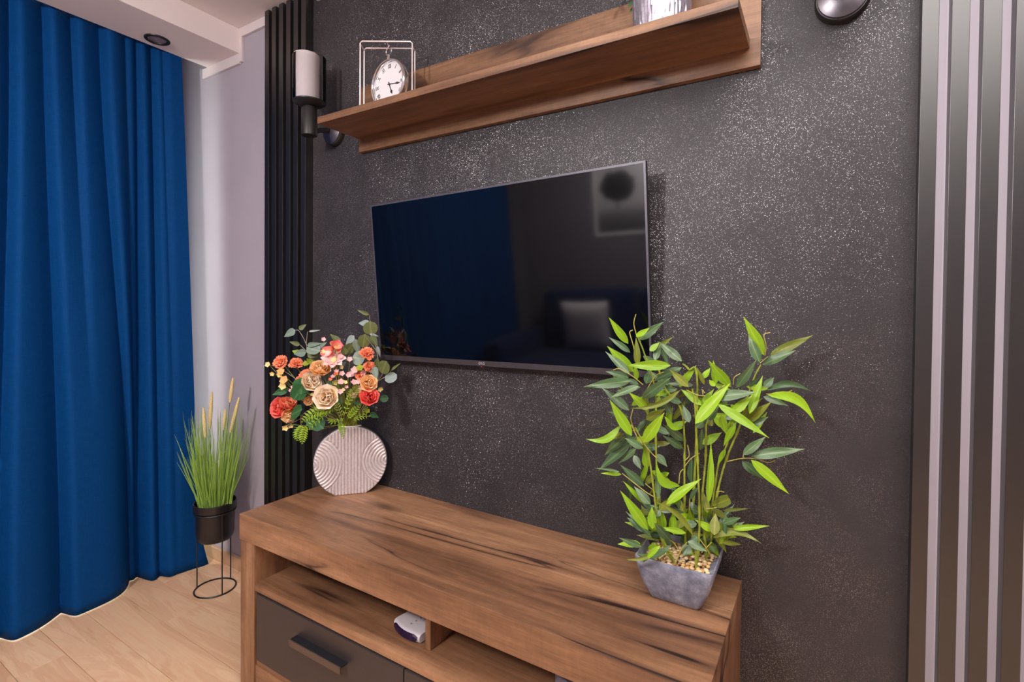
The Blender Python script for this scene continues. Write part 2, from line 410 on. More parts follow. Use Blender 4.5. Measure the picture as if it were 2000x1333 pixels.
# ------------------------------------------------------------------ shelf
SHZ, SHT = 1.8121, 1.8346
sh = thing('wall_shelf', 'brown wooden wall shelf with a back board above the television', 'shelf', (-.8, 0, SHZ))
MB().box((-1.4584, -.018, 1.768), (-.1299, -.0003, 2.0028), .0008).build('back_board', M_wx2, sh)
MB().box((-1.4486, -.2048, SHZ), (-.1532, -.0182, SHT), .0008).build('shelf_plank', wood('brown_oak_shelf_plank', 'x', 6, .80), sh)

# ------------------------------------------------------------------ clock in a wire frame
zt = SHT
fx, fn = Vector((math.cos(YAW), math.sin(YAW), 0)), Vector((-math.sin(YAW), math.cos(YAW), 0))
A = at(703, 203, 'z', zt+.002); A.y = max(A.y, -.20)
FLc = atp(703.5, 140, (-1.22, -.165, 0), fn); FLc.z = zt
dF = depth(FLc); PXM = dF/FPX
wfr = 101.5*PXM; hfr = atp(703, 80.4, FLc, fn).z - zt
ck = thing('desk_clock', 'silver pocket watch style clock hanging in a square white wire stand on the shelf', 'clock', FLc + fx*wfr/2 + fn*.02 )
M_wire = plain('pale_wire', lin(226, 212, 212), .3, .3, .5, .01)
dpt = .043
def wireframe(o):
    r = .0022; c = .006
    pts = [o, o+Vector((0, 0, hfr-c)), o+Vector((0, 0, hfr))+fx*c, o+Vector((0, 0, hfr))+fx*(wfr-c), o+Vector((0, 0, hfr-c))+fx*wfr, o+fx*wfr]
    return MB().tube(pts, r, 8)
wireframe(FLc).build('front_hoop', M_wire, ck, True); wireframe(FLc+fn*dpt).build('back_hoop', M_wire, ck, True)
for s in (0, 1):
    q = FLc + fx*(wfr*s) + Vector((0, 0, hfr-.008)); MB().tube([q, q+fn*dpt], .0018, 8).build('side_bar', M_wire, ck, True)
    q = FLc + fx*(wfr*s) + Vector((0, 0, .0025)); MB().tube([q, q+fn*dpt], .0018, 8).build('base_bar', M_wire, ck, True)
q = FLc + fx*wfr*.5 + Vector((0, 0, hfr)); MB().tube([q, q+fn*dpt], .0018, 8).build('top_bar', M_wire, ck, True)
hk = FLc + fx*wfr*.515 + fn*.022 + Vector((0, 0, hfr))
cr_ = .0790
cz = zt + .006 + cr_
cc = Vector((hk.x, hk.y, cz))
cn = Vector((-.06, -1, 0)).normalized()          # the way the dial faces
MC = aim(cn, cc)
MB().lathe([(cr_-.012, -.016), (cr_-.002, -.013), (cr_, -.004), (cr_-.001, .004), (cr_-.004, .008), (cr_-.0075, .008), (cr_-.010, .004), (cr_-.011, -.004)], 72, MC, False, False).build('bezel', M_chrome, ck, True)
MB().lathe([(cr_-.022, -.020), (cr_-.012, -.0155)], 60, MC, True, False).build('case_back', M_chrome, ck, True)
MB().lathe([(.050, -.062), (.052, -.060), (.052, -.019)], 40, MC, True, True).build('movement_drum', plain('dull_grey_drum', lin(120, 112, 116), .35, .7), ck, True)
dial = MB().lathe([(cr_-.0102, -.005), (cr_-.0102, -.0038)], 64, MC, True, True).build('dial', plain('ivory_dial', lin(228, 222, 222), .5, noise=.01), ck, True)
M_ink = plain('black_ink', lin(36, 34, 40), .6, noise=.02)
def text_mesh(s, size, name, mat, M, parent, depth_=.0004, bold=0):
    cu = bpy.data.curves.new(name, 'FONT'); cu.body = s; cu.size = size; cu.align_x = 'CENTER'; cu.align_y = 'CENTER'; cu.extrude = depth_; cu.offset = bold
    o = bpy.data.objects.new(name, cu); COL.objects.link(o); bpy.context.view_layer.update()
    me = bpy.data.meshes.new_from_object(o.evaluated_get(bpy.context.evaluated_depsgraph_get()))
    COL.objects.unlink(o); bpy.data.objects.remove(o); me.materials.clear(); me.materials.append(mat); me.name = name
    return inst(name, me, M, parent, None)
for k, s in enumerate(('XII', 'I', 'II', 'III', 'IIII', 'V', 'VI', 'VII', 'VIII', 'IX', 'X', 'XI')):
    a = -k*math.pi/6
    Mk = MC @ Matrix.Rotation(a, 4, 'Z') @ Matrix.Translation((0, cr_-.022, -.0033)) @ Matrix.Diagonal((.78, 1.25, 1, 1))
    o = text_mesh(s, .0155, 'numeral', M_ink, Mk, dial)
def hand(ang, ln, w, name):
    Mh = MC @ Matrix.Rotation(-ang, 4, 'Z') @ Matrix.Translation((0, 0, -.0025))
    MB().raw([(-w*.5, -.008, 0), (w*.5, -.008, 0), (w*.35, ln*.55, 0), (w*1.3, ln*.74, 0), (0, ln, 0), (-w*1.3, ln*.74, 0), (-w*.35, ln*.55, 0),
              (-w*.5, -.008, .0006), (w*.5, -.008, .0006), (w*.35, ln*.55, .0006), (w*1.3, ln*.74, .0006), (0, ln, .0006), (-w*1.3, ln*.74, .0006), (-w*.35, ln*.55, .0006)],
             [(0, 1, 2, 3, 4, 5, 6), (7, 8, 9, 10, 11, 12, 13)] + [(i, (i+1) % 7, 7+(i+1) % 7, 7+i) for i in range(7)], Mh).build(name, M_ink, ck)
hand(math.radians(158), .037, .0038, 'hour_hand'); hand(math.radians(97), .050, .0026, 'minute_hand')
MB().lathe([(.003, -.0036), (.003, -.0015)], 16, MC).build('hand_cap', M_ink, ck, True)
top = cc + Vector((0, 0, cr_))
MB().lathe([(.006, -.003), (.006, .006), (.004, .010), (.004, .014)], 20, Matrix.Translation(top)).build('crown', M_chrome, ck, True)
rc = top + Vector((0, 0, .024)); rx = MC.to_3x3() @ Vector((1, 0, 0))
MB().tube([rc + (rx*math.cos(a)+Vector((0, 0, 1))*math.sin(a))*.0125 for a in [2*math.pi*i/28 for i in range(28)]], .0019, 8, True).build('hanging_ring', M_chrome, ck, True)
hb = rc + Vector((0, 0, .0125))
MB().tube(bez([hk, hk+Vector((0, 0, -.004))+fx*.002, hb+Vector((0, 0, .006)), hb+Vector((0, 0, -.003))-fx*.003], 5), .0015, 8).build('hook', M_wire, ck, True)

# ------------------------------------------------------------------ silver vase with trailing stems on the shelf
vp = at(1292, 30, 'y', -.105)
sv = thing('silver_vase', 'silver wrinkled cylinder vase at the right end of the shelf, cut by the top edge', 'vase', (vp.x, -.105, zt))
rr = random.Random(5); rid = [rr.uniform(-1, 1) for _ in range(132)]
def wob(r, z, j): return r*(1 + .022*rid[(j + int(2.5*math.sin(z*60+j*.7))) % 132] + .010*math.sin(j*2.1+z*45))
b = MB(); b.lathe([(.050, zt+.0005), (.058, zt+.004), (.0615, zt+.014)] + [(.0615+.004*math.sin(i*.22), zt+.014+i*.0105) for i in range(1, 21)] + [(.056, zt+.226), (.052, zt+.10)], 132, Matrix.Translation((vp.x, -.105, 0)), True, True, wob)
b.build('body', plain('crinkled_silver', lin(168, 162, 174), .42, .7, .5, .08, 200), sv, True)

# leaf meshes -------------------------------------------------------------
def leaf_mesh(name, mat, prof='bamboo', bendz=.12, side=0.0, fold=.10, nx=10, cut=1.0):
    """unit leaf: length 1 along x, width 1 across y"""
    v = []; f = []; ny = 5
    for i in range(nx+1):
        t = i/nx*cut
        if prof == 'bamboo': w = .5*max(0, (math.sin(math.pi*min(1, t**.70)))**1.05)
        elif prof == 'round': w = .5*math.sqrt(max(0, 1-(2*t-1)**2))**.9
        else: w = .5*math.sin(math.pi*t**.6)**.9
        w = max(w, .012)
        for j in range(ny):
            s = (j/(ny-1)-.5)*2
            v.append((t, w*s + side*math.sin(math.pi*t)*1.0, -bendz*(t*t) + fold*abs(s)*w*.9 - .0 + .012*math.sin(9*t+3*s)))
    for i in range(nx):
        for j in range(ny-1): a = i*ny+j; f.append((a, a+1, a+ny+1, a+ny))
    return MB().raw(v, f).mesh(name, mat, True)
def leaf_frame(B, T, w, nrm):
    X = (T-B); L = X.length; X = X/L; Z = (nrm - X*nrm.dot(X)).normalized(); Y = Z.cross(X)
    return Matrix.Translation(B) @ Matrix((X, Y, Z)).transposed().to_4x4() @ Matrix.Diagonal((L, w, L*.6, 1))
def m_leaf(name, c1, c2, mid, rough=.42, trans=.15, spec=.4):
    q = N(name); tc = q.n('TexCoord'); sp = q.n('SeparateXYZ'); q.l(tc.outputs['Object'], sp.inputs[0]); oi = q.n('ObjectInfo')
    n1 = q.noise(q.coord((3, 26, 1)), 1, 3)
    col = q.ramp(n1, [(.3, c1), (.7, c2)])
    col = q.mix(q.ramp(q.math('ABSOLUTE', sp.outputs[1]), [(.015, .75), (.07, 0.0)]), col, mid)
    tint = q.ramp(oi.outputs['Random'], [(0, (.78, .82, .8, 1)), (1, (1.12, 1.08, 1.05, 1))]); col = q.mix(1, col, tint, 'MULTIPLY')
    q.set(col, rough, 0, spec)
    td = q.n('BsdfTranslucent'); q.l(col, td.inputs[0]); ms = q.n('MixShader'); ms.inputs[0].default_value = trans
    q.l(q.b.outputs[0], ms.inputs[1]); q.l(td.outputs[0], ms.inputs[2]); q.l(ms.outputs[0], q.out.inputs['Surface']); return q.m
M_lime = m_leaf('lime_green_leaf', lin(122, 164, 22), lin(154, 194, 40), lin(170, 196, 52))
M_dk = m_leaf('dark_green_leaf', lin(62, 92, 54), lin(94, 122, 80), lin(122, 146, 92), .38, .08, .5)
M_ol = m_leaf('olive_green_leaf', lin(104, 118, 34), lin(128, 138, 52), lin(160, 150, 50))
CAMD = (EYE - Vector((-.268, -.133, .75))).normalized()

tp = thing('trailing_greenery', 'trailing dry green stems in the silver vase, cut by the top edge', 'plant', (vp.x, -.105, 2.03))
s1 = bez([(vp.x, -.105, zt+.11), (vp.x-.01, -.108, 2.08), (vp.x-.05, -.115, 2.12), (-.47, -.115, 2.06), (-.50, -.115, 1.995)], 6)
MB().tube(s1, .0015, 6).build('stem', M_ol, tp, True)
s2 = bez([(vp.x-.01, -.10, zt+.11), (vp.x-.03, -.10, 2.08), (vp.x-.085, -.09, 2.04), (-.40, -.085, 1.95), (-.395, -.085, 1.87)], 6)
MB().tube(s2, .0015, 6).build('stem', M_dk, tp, True)
lm_s = leaf_mesh('leaf', M_ol)
for k in range(12):
    q = s1[-1-k]; d = Vector((R.uniform(-.02, .02), R.uniform(-.02, .01), -R.uniform(.012, .03))); inst('leaf', lm_s, leaf_frame(q, q+d, .009, CAMD), tp, M_ol)
for k in range(12):
    q = s2[-1-k]; d = Vector((R.uniform(-.02, .012), R.uniform(-.02, .01), -R.uniform(.012, .028))); inst('leaf', lm_s, leaf_frame(q, q+d, .011, CAMD), tp, M_dk)

# ------------------------------------------------------------------ television
TL, TR_, BL, BR = at(723, 401.5, 'y', -.085), at(1260.5, 313, 'y', -.085), at(743, 702, 'y', -.045), at(1274, 738, 'y', -.045)
tv = thing('television', 'large black flat screen television on the glitter wall above the wooden cabinet', 'television', (BL+BR)/2)
nT = ((TR_-TL).cross(BL-TL)).normalized()
if nT.y > 0: nT = -nT                     # out of the screen
U = lambda s, r: (BL*(1-s)+BR*s)*(1-r) + (TL*(1-s)+TR_*s)*r
WT, HT = (BR-BL).length, (TL-BL).length
def plate(s0, s1, r0, r1, d0, d1):
    v = [U(s0, r0)+nT*d0, U(s1, r0)+nT*d0, U(s1, r1)+nT*d0, U(s0, r1)+nT*d0, U(s0, r0)+nT*d1, U(s1, r0)+nT*d1, U(s1, r1)+nT*d1, U(s0, r1)+nT*d1]
    return v, [(0, 1, 2, 3), (4, 5, 6, 7), (0, 1, 5, 4), (1, 2, 6, 5), (2, 3, 7, 6), (3, 0, 4, 7)]
M_bez = plain('grey_tv_bezel', lin(80, 77, 86), .4, .3, .5, .02)
q = N('black_glass_screen'); q.set(q.ramp(q.noise(q.coord(), 3, 2), [(.3, (.0016, .0016, .002, 1)), (.7, (.002, .002, .0025, 1))]), .06, 0, .74); M_scr = q.m
bw, bh, bb = .0055/WT, .0055/HT, .016/HT
MB().raw(*plate(0, 1, 0, 1, -.016, -.0022)).build('casing', M_black, tv)
for a in ((0, bw, 0, 1), (1-bw, 1, 0, 1), (bw, 1-bw, 1-bh, 1)): MB().raw(*plate(*a, -.0022, .0)).build('bezel', M_bez, tv)
low = MB().raw(*plate(bw, 1-bw, 0, bb, -.0022, .0006)).build('lower_bezel', plain('dark_grey_tv_strip', lin(58, 53, 56), .45, .1), tv)
MB().raw(*plate(bw, 1-bw, bb, 1-bh, -.0022, -.0008)).build('screen', M_scr, tv)
c0 = U(.5, .5)-nT*.016
MB().box((-.12, -.10, 0), (.12, .10, .014), .003, aim(-nT, c0)).build('rear_housing', M_black, tv)
MB().box((c0.x-.10, -.012, c0.z-.09), (c0.x+.10, -.0004, c0.z+.09), .002).build('wall_bracket', M_black, tv)
MB().tube([Vector((c0.x, -.010, c0.z)), c0-nT*.004], .02, 12).build('bracket_arm', M_black, tv)
ux = (BR-BL).normalized(); uy = nT.cross(ux)
ML = frame(ux, uy, nT, U(.452, bb*.5)+nT*.0008)
M_logo = plain('pale_logo_print', lin(170, 165, 172), .4, noise=.01)
text_mesh('LG', .0105, 'lettering', M_logo, ML @ Matrix.Translation((.006, 0, 0)), low, .0002)
bq = MB(); bq.tube([ML @ Vector((-.0065+.0038*math.cos(i*math.pi/10), .0038*math.sin(i*math.pi/10), .0002)) for i in range(20)], .0005, 6, True)
bq.box((-.0068, -.0022, 0), (-.0062, .0020, .0005), 0, ML); bq.box((-.0068, -.0022, 0), (-.0045, -.0016, .0005), 0, ML); bq.build('emblem', M_logo, low)
ql = N('red_standby_light'); ql.set((.5, .01, .02, 1), .3); ql.b.inputs['Emission Color'].default_value = (1, .05, .08, 1); ql.b.inputs['Emission Strength'].default_value = .6
MB().lathe([(.0013, 0), (.0013, .0006)], 10, ML @ Matrix.Translation((-.001, -.0105, -.0006))).build('standby_light', ql.m, low)

# ------------------------------------------------------------------ cabinet
CL, CR, CDP, CT, CB = -1.5333, -.1533, -.42, .5565, .4779
cb = thing('tv_cabinet', 'long brown wooden television cabinet with dark drawers against the black wall', 'cabinet', ((CL+CR)/2, -.21, 0))
M_door = plain('dark_brown_drawer_front', lin(54, 47, 46), .38, 0, .4, .03, 40)
MB().box((CL, CDP, CB), (CR, -.0006, CT), .0012).build('top', wood('brown_oak_cabinet_top', 'x', 2), cb)
for i, (x0, x1) in enumerate(((CL, CL+.018), (CR-.018, CR))): MB().box((x0+.0006, CDP+.01, 0.0005), (x1-.0006, -.001, CB-.0003), .0008).build('side_panel', M_wz, cb)
for x0, x1 in ((CL+.0006, CL+.072), (CR-.072, CR-.0006)): MB().box((x0, CDP+.004, 0.0005), (x1, CDP+.0098, CB-.0025), .0006).build('front_post', wood('brown_oak_post', 'z', 4), cb)
for x0, x1 in ((CL+.0185, CL+.072), (CR-.072, CR-.0185)): MB().box((x0, CDP+.0102, .05), (x1, -.02, CB-.0004), .0006).build('inner_side', M_wz, cb)
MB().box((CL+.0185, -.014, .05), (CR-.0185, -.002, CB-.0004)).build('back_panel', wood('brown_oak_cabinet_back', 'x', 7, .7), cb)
MB().box((CL+.0725, CDP+.006, .334), (CR-.0725, -.0145, .356), .0006).build('shelf_board', wood('brown_oak_inner_shelf', 'x', 9), cb)
MB().box((CL+.0725, CDP+.012, .105), (CR-.0725, -.0145, .123), .0006).build('bottom_board', M_wx, cb)
MB().box((CL+.0725, CDP+.008, .03), (CR-.0725, CDP+.026, .104), .0006).build('bottom_rail', M_wx, cb)
MB().box((-.826, -.363, .3563), (-.809, -.0145, CB-.0003), .0006).build('divider', M_wz, cb)
MB().box((-.852, CDP+.03, .1235), (-.834, -.0145, .3337), .0006).build('lower_divider', M_wz, cb)
for x0, x1 in ((CL+.088, -.8475), (-.8440, CR-.088)):
    d = MB().box((x0, CDP+.002, .128), (x1, CDP+.020, .330), .0012).build('drawer', M_door, cb)
    MB().box((x0+.02, CDP+.0205, .14), (x1-.02, CDP+.34, .30)).build('drawer_box', plain('grey_drawer_box', lin(110, 104, 100), .6), d)
    xm = (x0+x1)/2; b = MB(); b.box((xm-.105, CDP-.024, .256), (xm+.105, CDP-.0205, .2738), .0008); b.cur = 1; b.box((xm-.105, CDP-.0203, .270), (xm+.105, CDP+.0018, .274), .0008)
    b.build('handle', [plain('brown_black_handle', lin(84, 67, 58), .4, .1), plain('shaded_handle_plate', lin(24, 24, 28), .5)], d)  # top plate coloured darker than the lip: its shade is painted in

# ------------------------------------------------------------------ router and silver box in the open compartment
M_rw = plain('white_plastic', lin(222, 216, 220), .35, noise=.01)
ra, rb = Vector((-.950, -.345, .3562)), Vector((-.8475, -.3605, .3562)); rx = (rb-ra).normalized(); ry = Vector((0, 0, 1)).cross(rx)
t = thing('router', 'small white router with a glossy dark front on the open cabinet shelf', 'router', (ra+rb)/2)
RW = (rb-ra).length; MR = frame(rx, ry, (0, 0, 1), ra)
v = []; f = []; nn = 24
for i in range(nn+1):
    s = i/nn; yb = -.011*math.sin(math.pi*s)
    for (yy, zz) in ((yb+.004, .003), (yb+.001, .006), (yb, .012), (yb+.001, .0185), (yb+.005, .0225), (yb+.012, .0238), (.115, .022), (.115, .003)): v.append((s*RW, yy, zz))
for i in range(nn):
    for j in range(8): f.append((i*8+j, i*8+(j+1) % 8, (i+1)*8+(j+1) % 8, (i+1)*8+j))
f += [tuple(range(8)), tuple(nn*8+j for j in range(8))]
MB().raw(v, f, MR).build('housing', M_rw, t, True)
v = []; f = []
for i in range(nn+1):
    s = .05+.90*i/nn; yb = -.011*math.sin(math.pi*s)-.0022
    zl, zh = .0030, .0222
    e = min(1, min(i, nn-i)/3); m_ = (zl+zh)/2; zl, zh = m_-(m_-zl)*(.55+.45*e), m_+(zh-m_)*(.55+.45*e)
    for (yy, zz) in ((yb+.004, zl), (yb, zl+.003), (yb, zh-.003), (yb+.004, zh)): v.append((s*RW, yy, zz))
for i in range(nn):
    for j in range(3): f.append((i*4+j, i*4+j+1, (i+1)*4+j+1, (i+1)*4+j))
MB().raw(v, f, MR).build('front_panel', plain('glossy_violet_black', lin(36, 22, 56), .12, 0, .6), t, True)
MB().box((.006, .004, .0), (RW-.006, .10, .0032), .001, MR).build('base_foot', M_rw, t)
for k in range(3): MB().lathe([(.0026, .0230), (.0026, .0242)], 12, MR @ Matrix.Translation((.050+.000*k, .018+.016*k, 0))).build('button', plain('grey_button', lin(150, 146, 155), .5), t)
t = thing('set_top_box', 'silver grey box showing under the cabinet top in the right compartment', 'media box', (-.38, -.26, .3562))
MS = Matrix.Translation((-.36, -.275, .3562)) @ Matrix.Rotation(math.radians(-20), 4, 'Z')
MB().box((-.12, -.075, .003), (.12, .075, .034), .004, MS).build('housing', plain('silver_plastic', lin(150, 148, 160), .35, .3), t)
for sx in (-1, 1):
    for sy in (-1, 1): MB().lathe([(.008, 0), (.008, .0035)], 12, MS @ Matrix.Translation((sx*.10, sy*.055, 0))).build('foot', M_black, t)

# ------------------------------------------------------------------ round ribbed vase
VC = Vector((-1.377+.008, -.1165-.010, 0)); vn = Vector((.75, -.66, 0)).normalized(); vx = Vector((.66, .75, 0)).normalized()
VR, VTH, VB = .1215, .036, CT+.0006
flat = math.sqrt(VR**2-.051**2); vzc = VB+flat
vs = thing('round_vase', 'round flat silver white ribbed vase on the left end of the cabinet', 'vase', (VC.x, VC.y, VB))
def ridge(x, z):
    X, Z = x/VR, z/VR; p = .088
    dl, dr = math.hypot(X+1.02, Z+.02), math.hypot(X-1.0, Z)
    if dl < .80: u = dl/p
    elif dr < .72: u = dr/p
    else: u = (X-.02)/p
    return (abs(math.sin(math.pi*u))**.55)
MV = frame(vx, vn, (0, 0, 1), Vector((VC.x, VC.y, vzc)))   # local y points at the viewer
b = MB(); NZ_, NX_ = 190, 300; v = []; f = []
for k in range(NZ_+1):
    z = lerp(-flat, VR*.99985, k/NZ_); w = math.sqrt(max(VR*VR-z*z, 1e-10))*.985
    for i in range(NX_+1):
        x = w*(2*i/NX_-1); e = min(1, (VR-math.hypot(x, z))/.004) if z > -flat+.002 else .4
        v.append((x, .0075*ridge(x, z)*max(0, e) - .0075, z))
for k in range(NZ_):
    for i in range(NX_): a = k*(NX_+1)+i; f.append((a, a+1, a+NX_+2, a+NX_+1))
M_vase = plain('antique_silver_glaze', lin(220, 208, 206), .40, .3, .5, .05, 120)
b.raw(v, f, MV).build('ribbed_face', M_vase, vs, 60)
prof = []; n_ = 96; a0 = math.asin(flat/VR)
ring = [(VR*math.cos(a), VR*math.sin(a)) for a in [(-a0 + (math.pi+2*a0)*i/n_) for i in range(n_+1)]]
v = []; f = []; m_ = len(ring)
lay = [(.985, -.0078), (1.0, -.0095), (1.0, -.014), (1.0, -VTH+.003), (.985, -VTH)]
for sc_, y in lay: v += [(x*sc_, y, max(z*sc_, -flat)) for x, z in ring]
for l_ in range(len(lay)-1):
    for i in range(m_): f.append((l_*m_+i, l_*m_+(i+1) % m_, (l_+1)*m_+(i+1) % m_, (l_+1)*m_+i))
f.append(tuple((len(lay)-1)*m_+i for i in range(m_))); f.append(tuple(reversed(range(m_))))
MB().raw(v, f, MV).build('body', plain('silver_vase_side', lin(178, 168, 168), .35, .5, .5, .04, 100), vs, 35)
mouth = MV @ Vector((0, -VTH/2, VR*.985))
v = [mouth + vx*(.034*math.cos(a)) + vn*(.009*math.sin(a)) + Vector((0, 0, .0022)) for a in [2*math.pi*i/32 for i in range(32)]]
MB().tube(v, .0018, 8, True).build('mouth_rim', M_vase, vs, True)

# ------------------------------------------------------------------ bouquet
PB0 = Vector((VC.x, VC.y-.005, .9)); pn = Vector((.42, -.908, 0)).normalized()
def fp(px, py, dn=0.0): return atp(px, py, PB0+pn*dn, pn)
toCam = lambda p: (EYE-p).normalized()
def camdir(p, sx, sy, f=1.0):
    """direction with image components: sx to the right, sy up, f towards the viewer"""
    c = toCam(p); r = Vector((0, 0, 1)).cross(c).normalized(); u = c.cross(r); return (c*f + r*sx + u*sy).normalized()
bq = thing('flower_bouquet', 'bouquet of coral, cream and pink artificial flowers in the round ribbed vase', 'flowers', mouth + Vector((0, 0, .0)))
SQ = 1/FPX
def m_petal(name, inner, outer, rough=.6):
    q = N(name); tc = q.n('TexCoord'); sp = q.n('SeparateXYZ'); q.l(tc.outputs['Object'], sp.inputs[0])
    n1 = q.noise(q.coord((6, 30, 6)), 1, 3); f_ = q.math('ADD', sp.outputs[0], q.math('MULTIPLY', q.math('SUBTRACT', n1, .5), .5))
    col = q.ramp(f_, [(.15, inner), (.85, outer)])
    q.set(col, rough, 0, .25); td = q.n('BsdfTranslucent'); q.l(col, td.inputs[0]); ms = q.n('MixShader'); ms.inputs[0].default_value = .10
    q.l(q.b.outputs[0], ms.inputs[1]); q.l(td.outputs[0], ms.inputs[2]); q.l(ms.outputs[0], q.out.inputs['Surface']); return q.m
P_cream = m_petal('cream_petal', lin(250, 216, 150), lin(255, 241, 224)); P_apr = m_petal('apricot_petal', lin(250, 190, 106), lin(255, 220, 172))
P_coral = m_petal('coral_petal', lin(236, 56, 60), lin(250, 132, 118)); P_pink = m_petal('pink_petal', lin(245, 180, 120), lin(238, 128, 140))
P_pale = m_petal('pale_pink_petal', lin(244, 190, 188), lin(250, 224, 218)); P_or = m_petal('orange_carnation_petal', lin(244, 128, 80), lin(252, 164, 128))
P_yel = m_petal('pale_yellow_petal', lin(238, 216, 146), lin(248, 234, 190)); P_lime = m_petal('lime_petal', lin(160, 170, 60), lin(205, 205, 120))
def petal_mesh(name, mat, cup=.5, curl=.15, ruff=.03, seed=0):
    r_ = random.Random(seed); v = []; f = []; nx, ny = 6, 7; ph = r_.uniform(0, 6)
    for i in range(nx+1):
        t = i/nx; w = .5*(.25+.75*math.sin(math.pi*min(.92, .12+.80*t)))*(1 if t < .8 else 1-1.2*(t-.8))
        for j in range(ny):
            s = (j/(ny-1)-.5)*2; x = t*(1-.10*abs(s)*t) + ruff*math.sin(7*s+ph)*t
            v.append((x, w*1.25*s, cup*(.35*s*s*w*2 + .0) + cup*t*t*.45 - curl*max(0, t-.7)*2 + ruff*math.sin(5*s+ph)*t))
    for i in range(nx):
        for j in range(ny-1): a = i*ny+j; f.append((a, a+1, a+ny+1, a+ny))
    return MB().raw(v, f).mesh(name, mat, True)
PET = [petal_mesh('petal', P_cream, .7, .10, .025, k) for k in range(3)]
M_stem = plain('yellow_green_stem', lin(134, 140, 44), .5, noise=.08); M_cal = plain('pale_green_calyx', lin(120, 150, 80), .5, noise=.08)
def core_mesh(r, n=22, ln=.9):
    b = MB(); pr = [(.02, 0), (.30, .10), (.42, .38), (.36, .66), (.20, .86), (.05, .92)]
    return b.lathe([(a*r, z*r*ln) for a, z in pr], n)
def rose(px, py, rpx, mat, d, layers=((3, .38, 74), (5, .66, 60), (6, .9, 42), (7, 1.08, 20)), dn=0, name='rose', seed=0):
    p = fp(px, py, dn); r = rpx*SQ*depth(p)*1.0; dv = camdir(p, *d); M = aim(dv, p - dv*r*.35, seed*.7)
    c = bpy.data.objects.new(name, None)
    b = MB()
    # spiral heart of the flower
    v = []; f = []; nn = 46; k0 = 5
    for i in range(nn+1):
        t = i/nn; a = t*5.0*math.pi; rr_ = r*(.05+.36*t)
        for j in range(k0):
            h = j/(k0-1); v.append((rr_*math.cos(a)*(.75+.25*h), rr_*math.sin(a)*(.75+.25*h), r*(.05+.62*h-.22*t*h)))
    for i in range(nn):
        for j in range(k0-1): q_ = i*k0+j; f.append((q_, q_+1, q_+k0+1, q_+k0))
    b.raw(v, f, M); o = b.build(name, mat, bq, True)
    for li, (n, sc_, el) in enumerate(layers):
        for k in range(n):
            a = 2*math.pi*(k/n)+li*.5+seed; e = math.radians(el+R.uniform(-7, 7))
            Mp = M @ Matrix.Rotation(a, 4, 'Z') @ Matrix.Translation((r*.10*(1+li*.3), 0, r*(.02+.0*li))) @ Matrix.Rotation(-e, 4, 'Y') @ Matrix.Diagonal((r*(.72+.22*sc_), r*(.85+.35*sc_), r*.9, 1))
            inst('petal', PET[R.randrange(3)], Mp, o, mat)
    return o, p
def stem_to(p, bend=.02, r=.0013, start=None):
    m0 = (start or mouth) + vx*R.uniform(-.022, .022) + vn*R.uniform(-.004, .004) + Vector((0, 0, -.03))
    mid = m0.lerp(p, .5) + Vector((R.uniform(-bend, bend), -abs(R.uniform(0, bend)), R.uniform(0, bend)))
    mm = m0 + Vector((0, 0, .035)) + (p-m0)*.06
    MB().tube(bez([m0, mm, mid, p], 6), r, 6).build('stem', M_stem, bq, True)
for i, (px, py, rp, mat, d, dn, st) in enumerate([
        (637, 776, 25, P_cream, (-.25, .1), .07, 1), (607, 746, 21, P_cream, (.35, .25), .06, 1), (626, 722, 21, P_apr, (.15, .85), .05, 1),
        (720, 749, 18, P_apr, (.1, .25), .09, 1), (721, 776, 20, P_coral, (.05, .3), .10, 1), (546, 797, 21, P_coral, (-.95, .15), .03, 1),
        (562, 790, 18, P_or, (.3, .9), .03, 0), (564, 812, 15, P_apr, (-.1, -.5), .03, 0), (603, 783, 10, P_apr, (.1, -.4), .04, 1)]):
    o, p = rose(px, py, rp, mat, d, dn=dn, seed=i)
    if st: stem_to(p)
def open_flower(px, py, rpx, mat, d, dn, n=6, el=30, name='poppy', heart=True):
    p = fp(px, py, dn); r = rpx*SQ*depth(p); dv = camdir(p, *d); M = aim(dv, p, R.uniform(0, 6))
    o = MB().lathe([(.02*r, -.15*r), (.26*r, 0), (.22*r, .16*r), (.05*r, .22*r)], 14, M).build(name, P_yel if heart else mat, bq, True)
    for k in range(n):
        Mp = M @ Matrix.Rotation(2*math.pi*k/n, 4, 'Z') @ Matrix.Translation((r*.08, 0, 0)) @ Matrix.Rotation(-math.radians(el), 4, 'Y') @ Matrix.Diagonal((r, r*(2.4 if n < 7 else 1.5)*3/n if n > 3 else r, r*.6, 1))
        inst('petal', PET[k % 3], Mp, o, mat)
    stem_to(p); return o
open_flower(655, 680, 16, P_pink, (.35, .55), .05, 5, 48); open_flower(652, 705, 24, P_pale, (-.1, .8), .05, 8, 12, 'daisy')
open_flower(641, 690, 14, P_pink, (-.4, .4), .04, 5, 35)
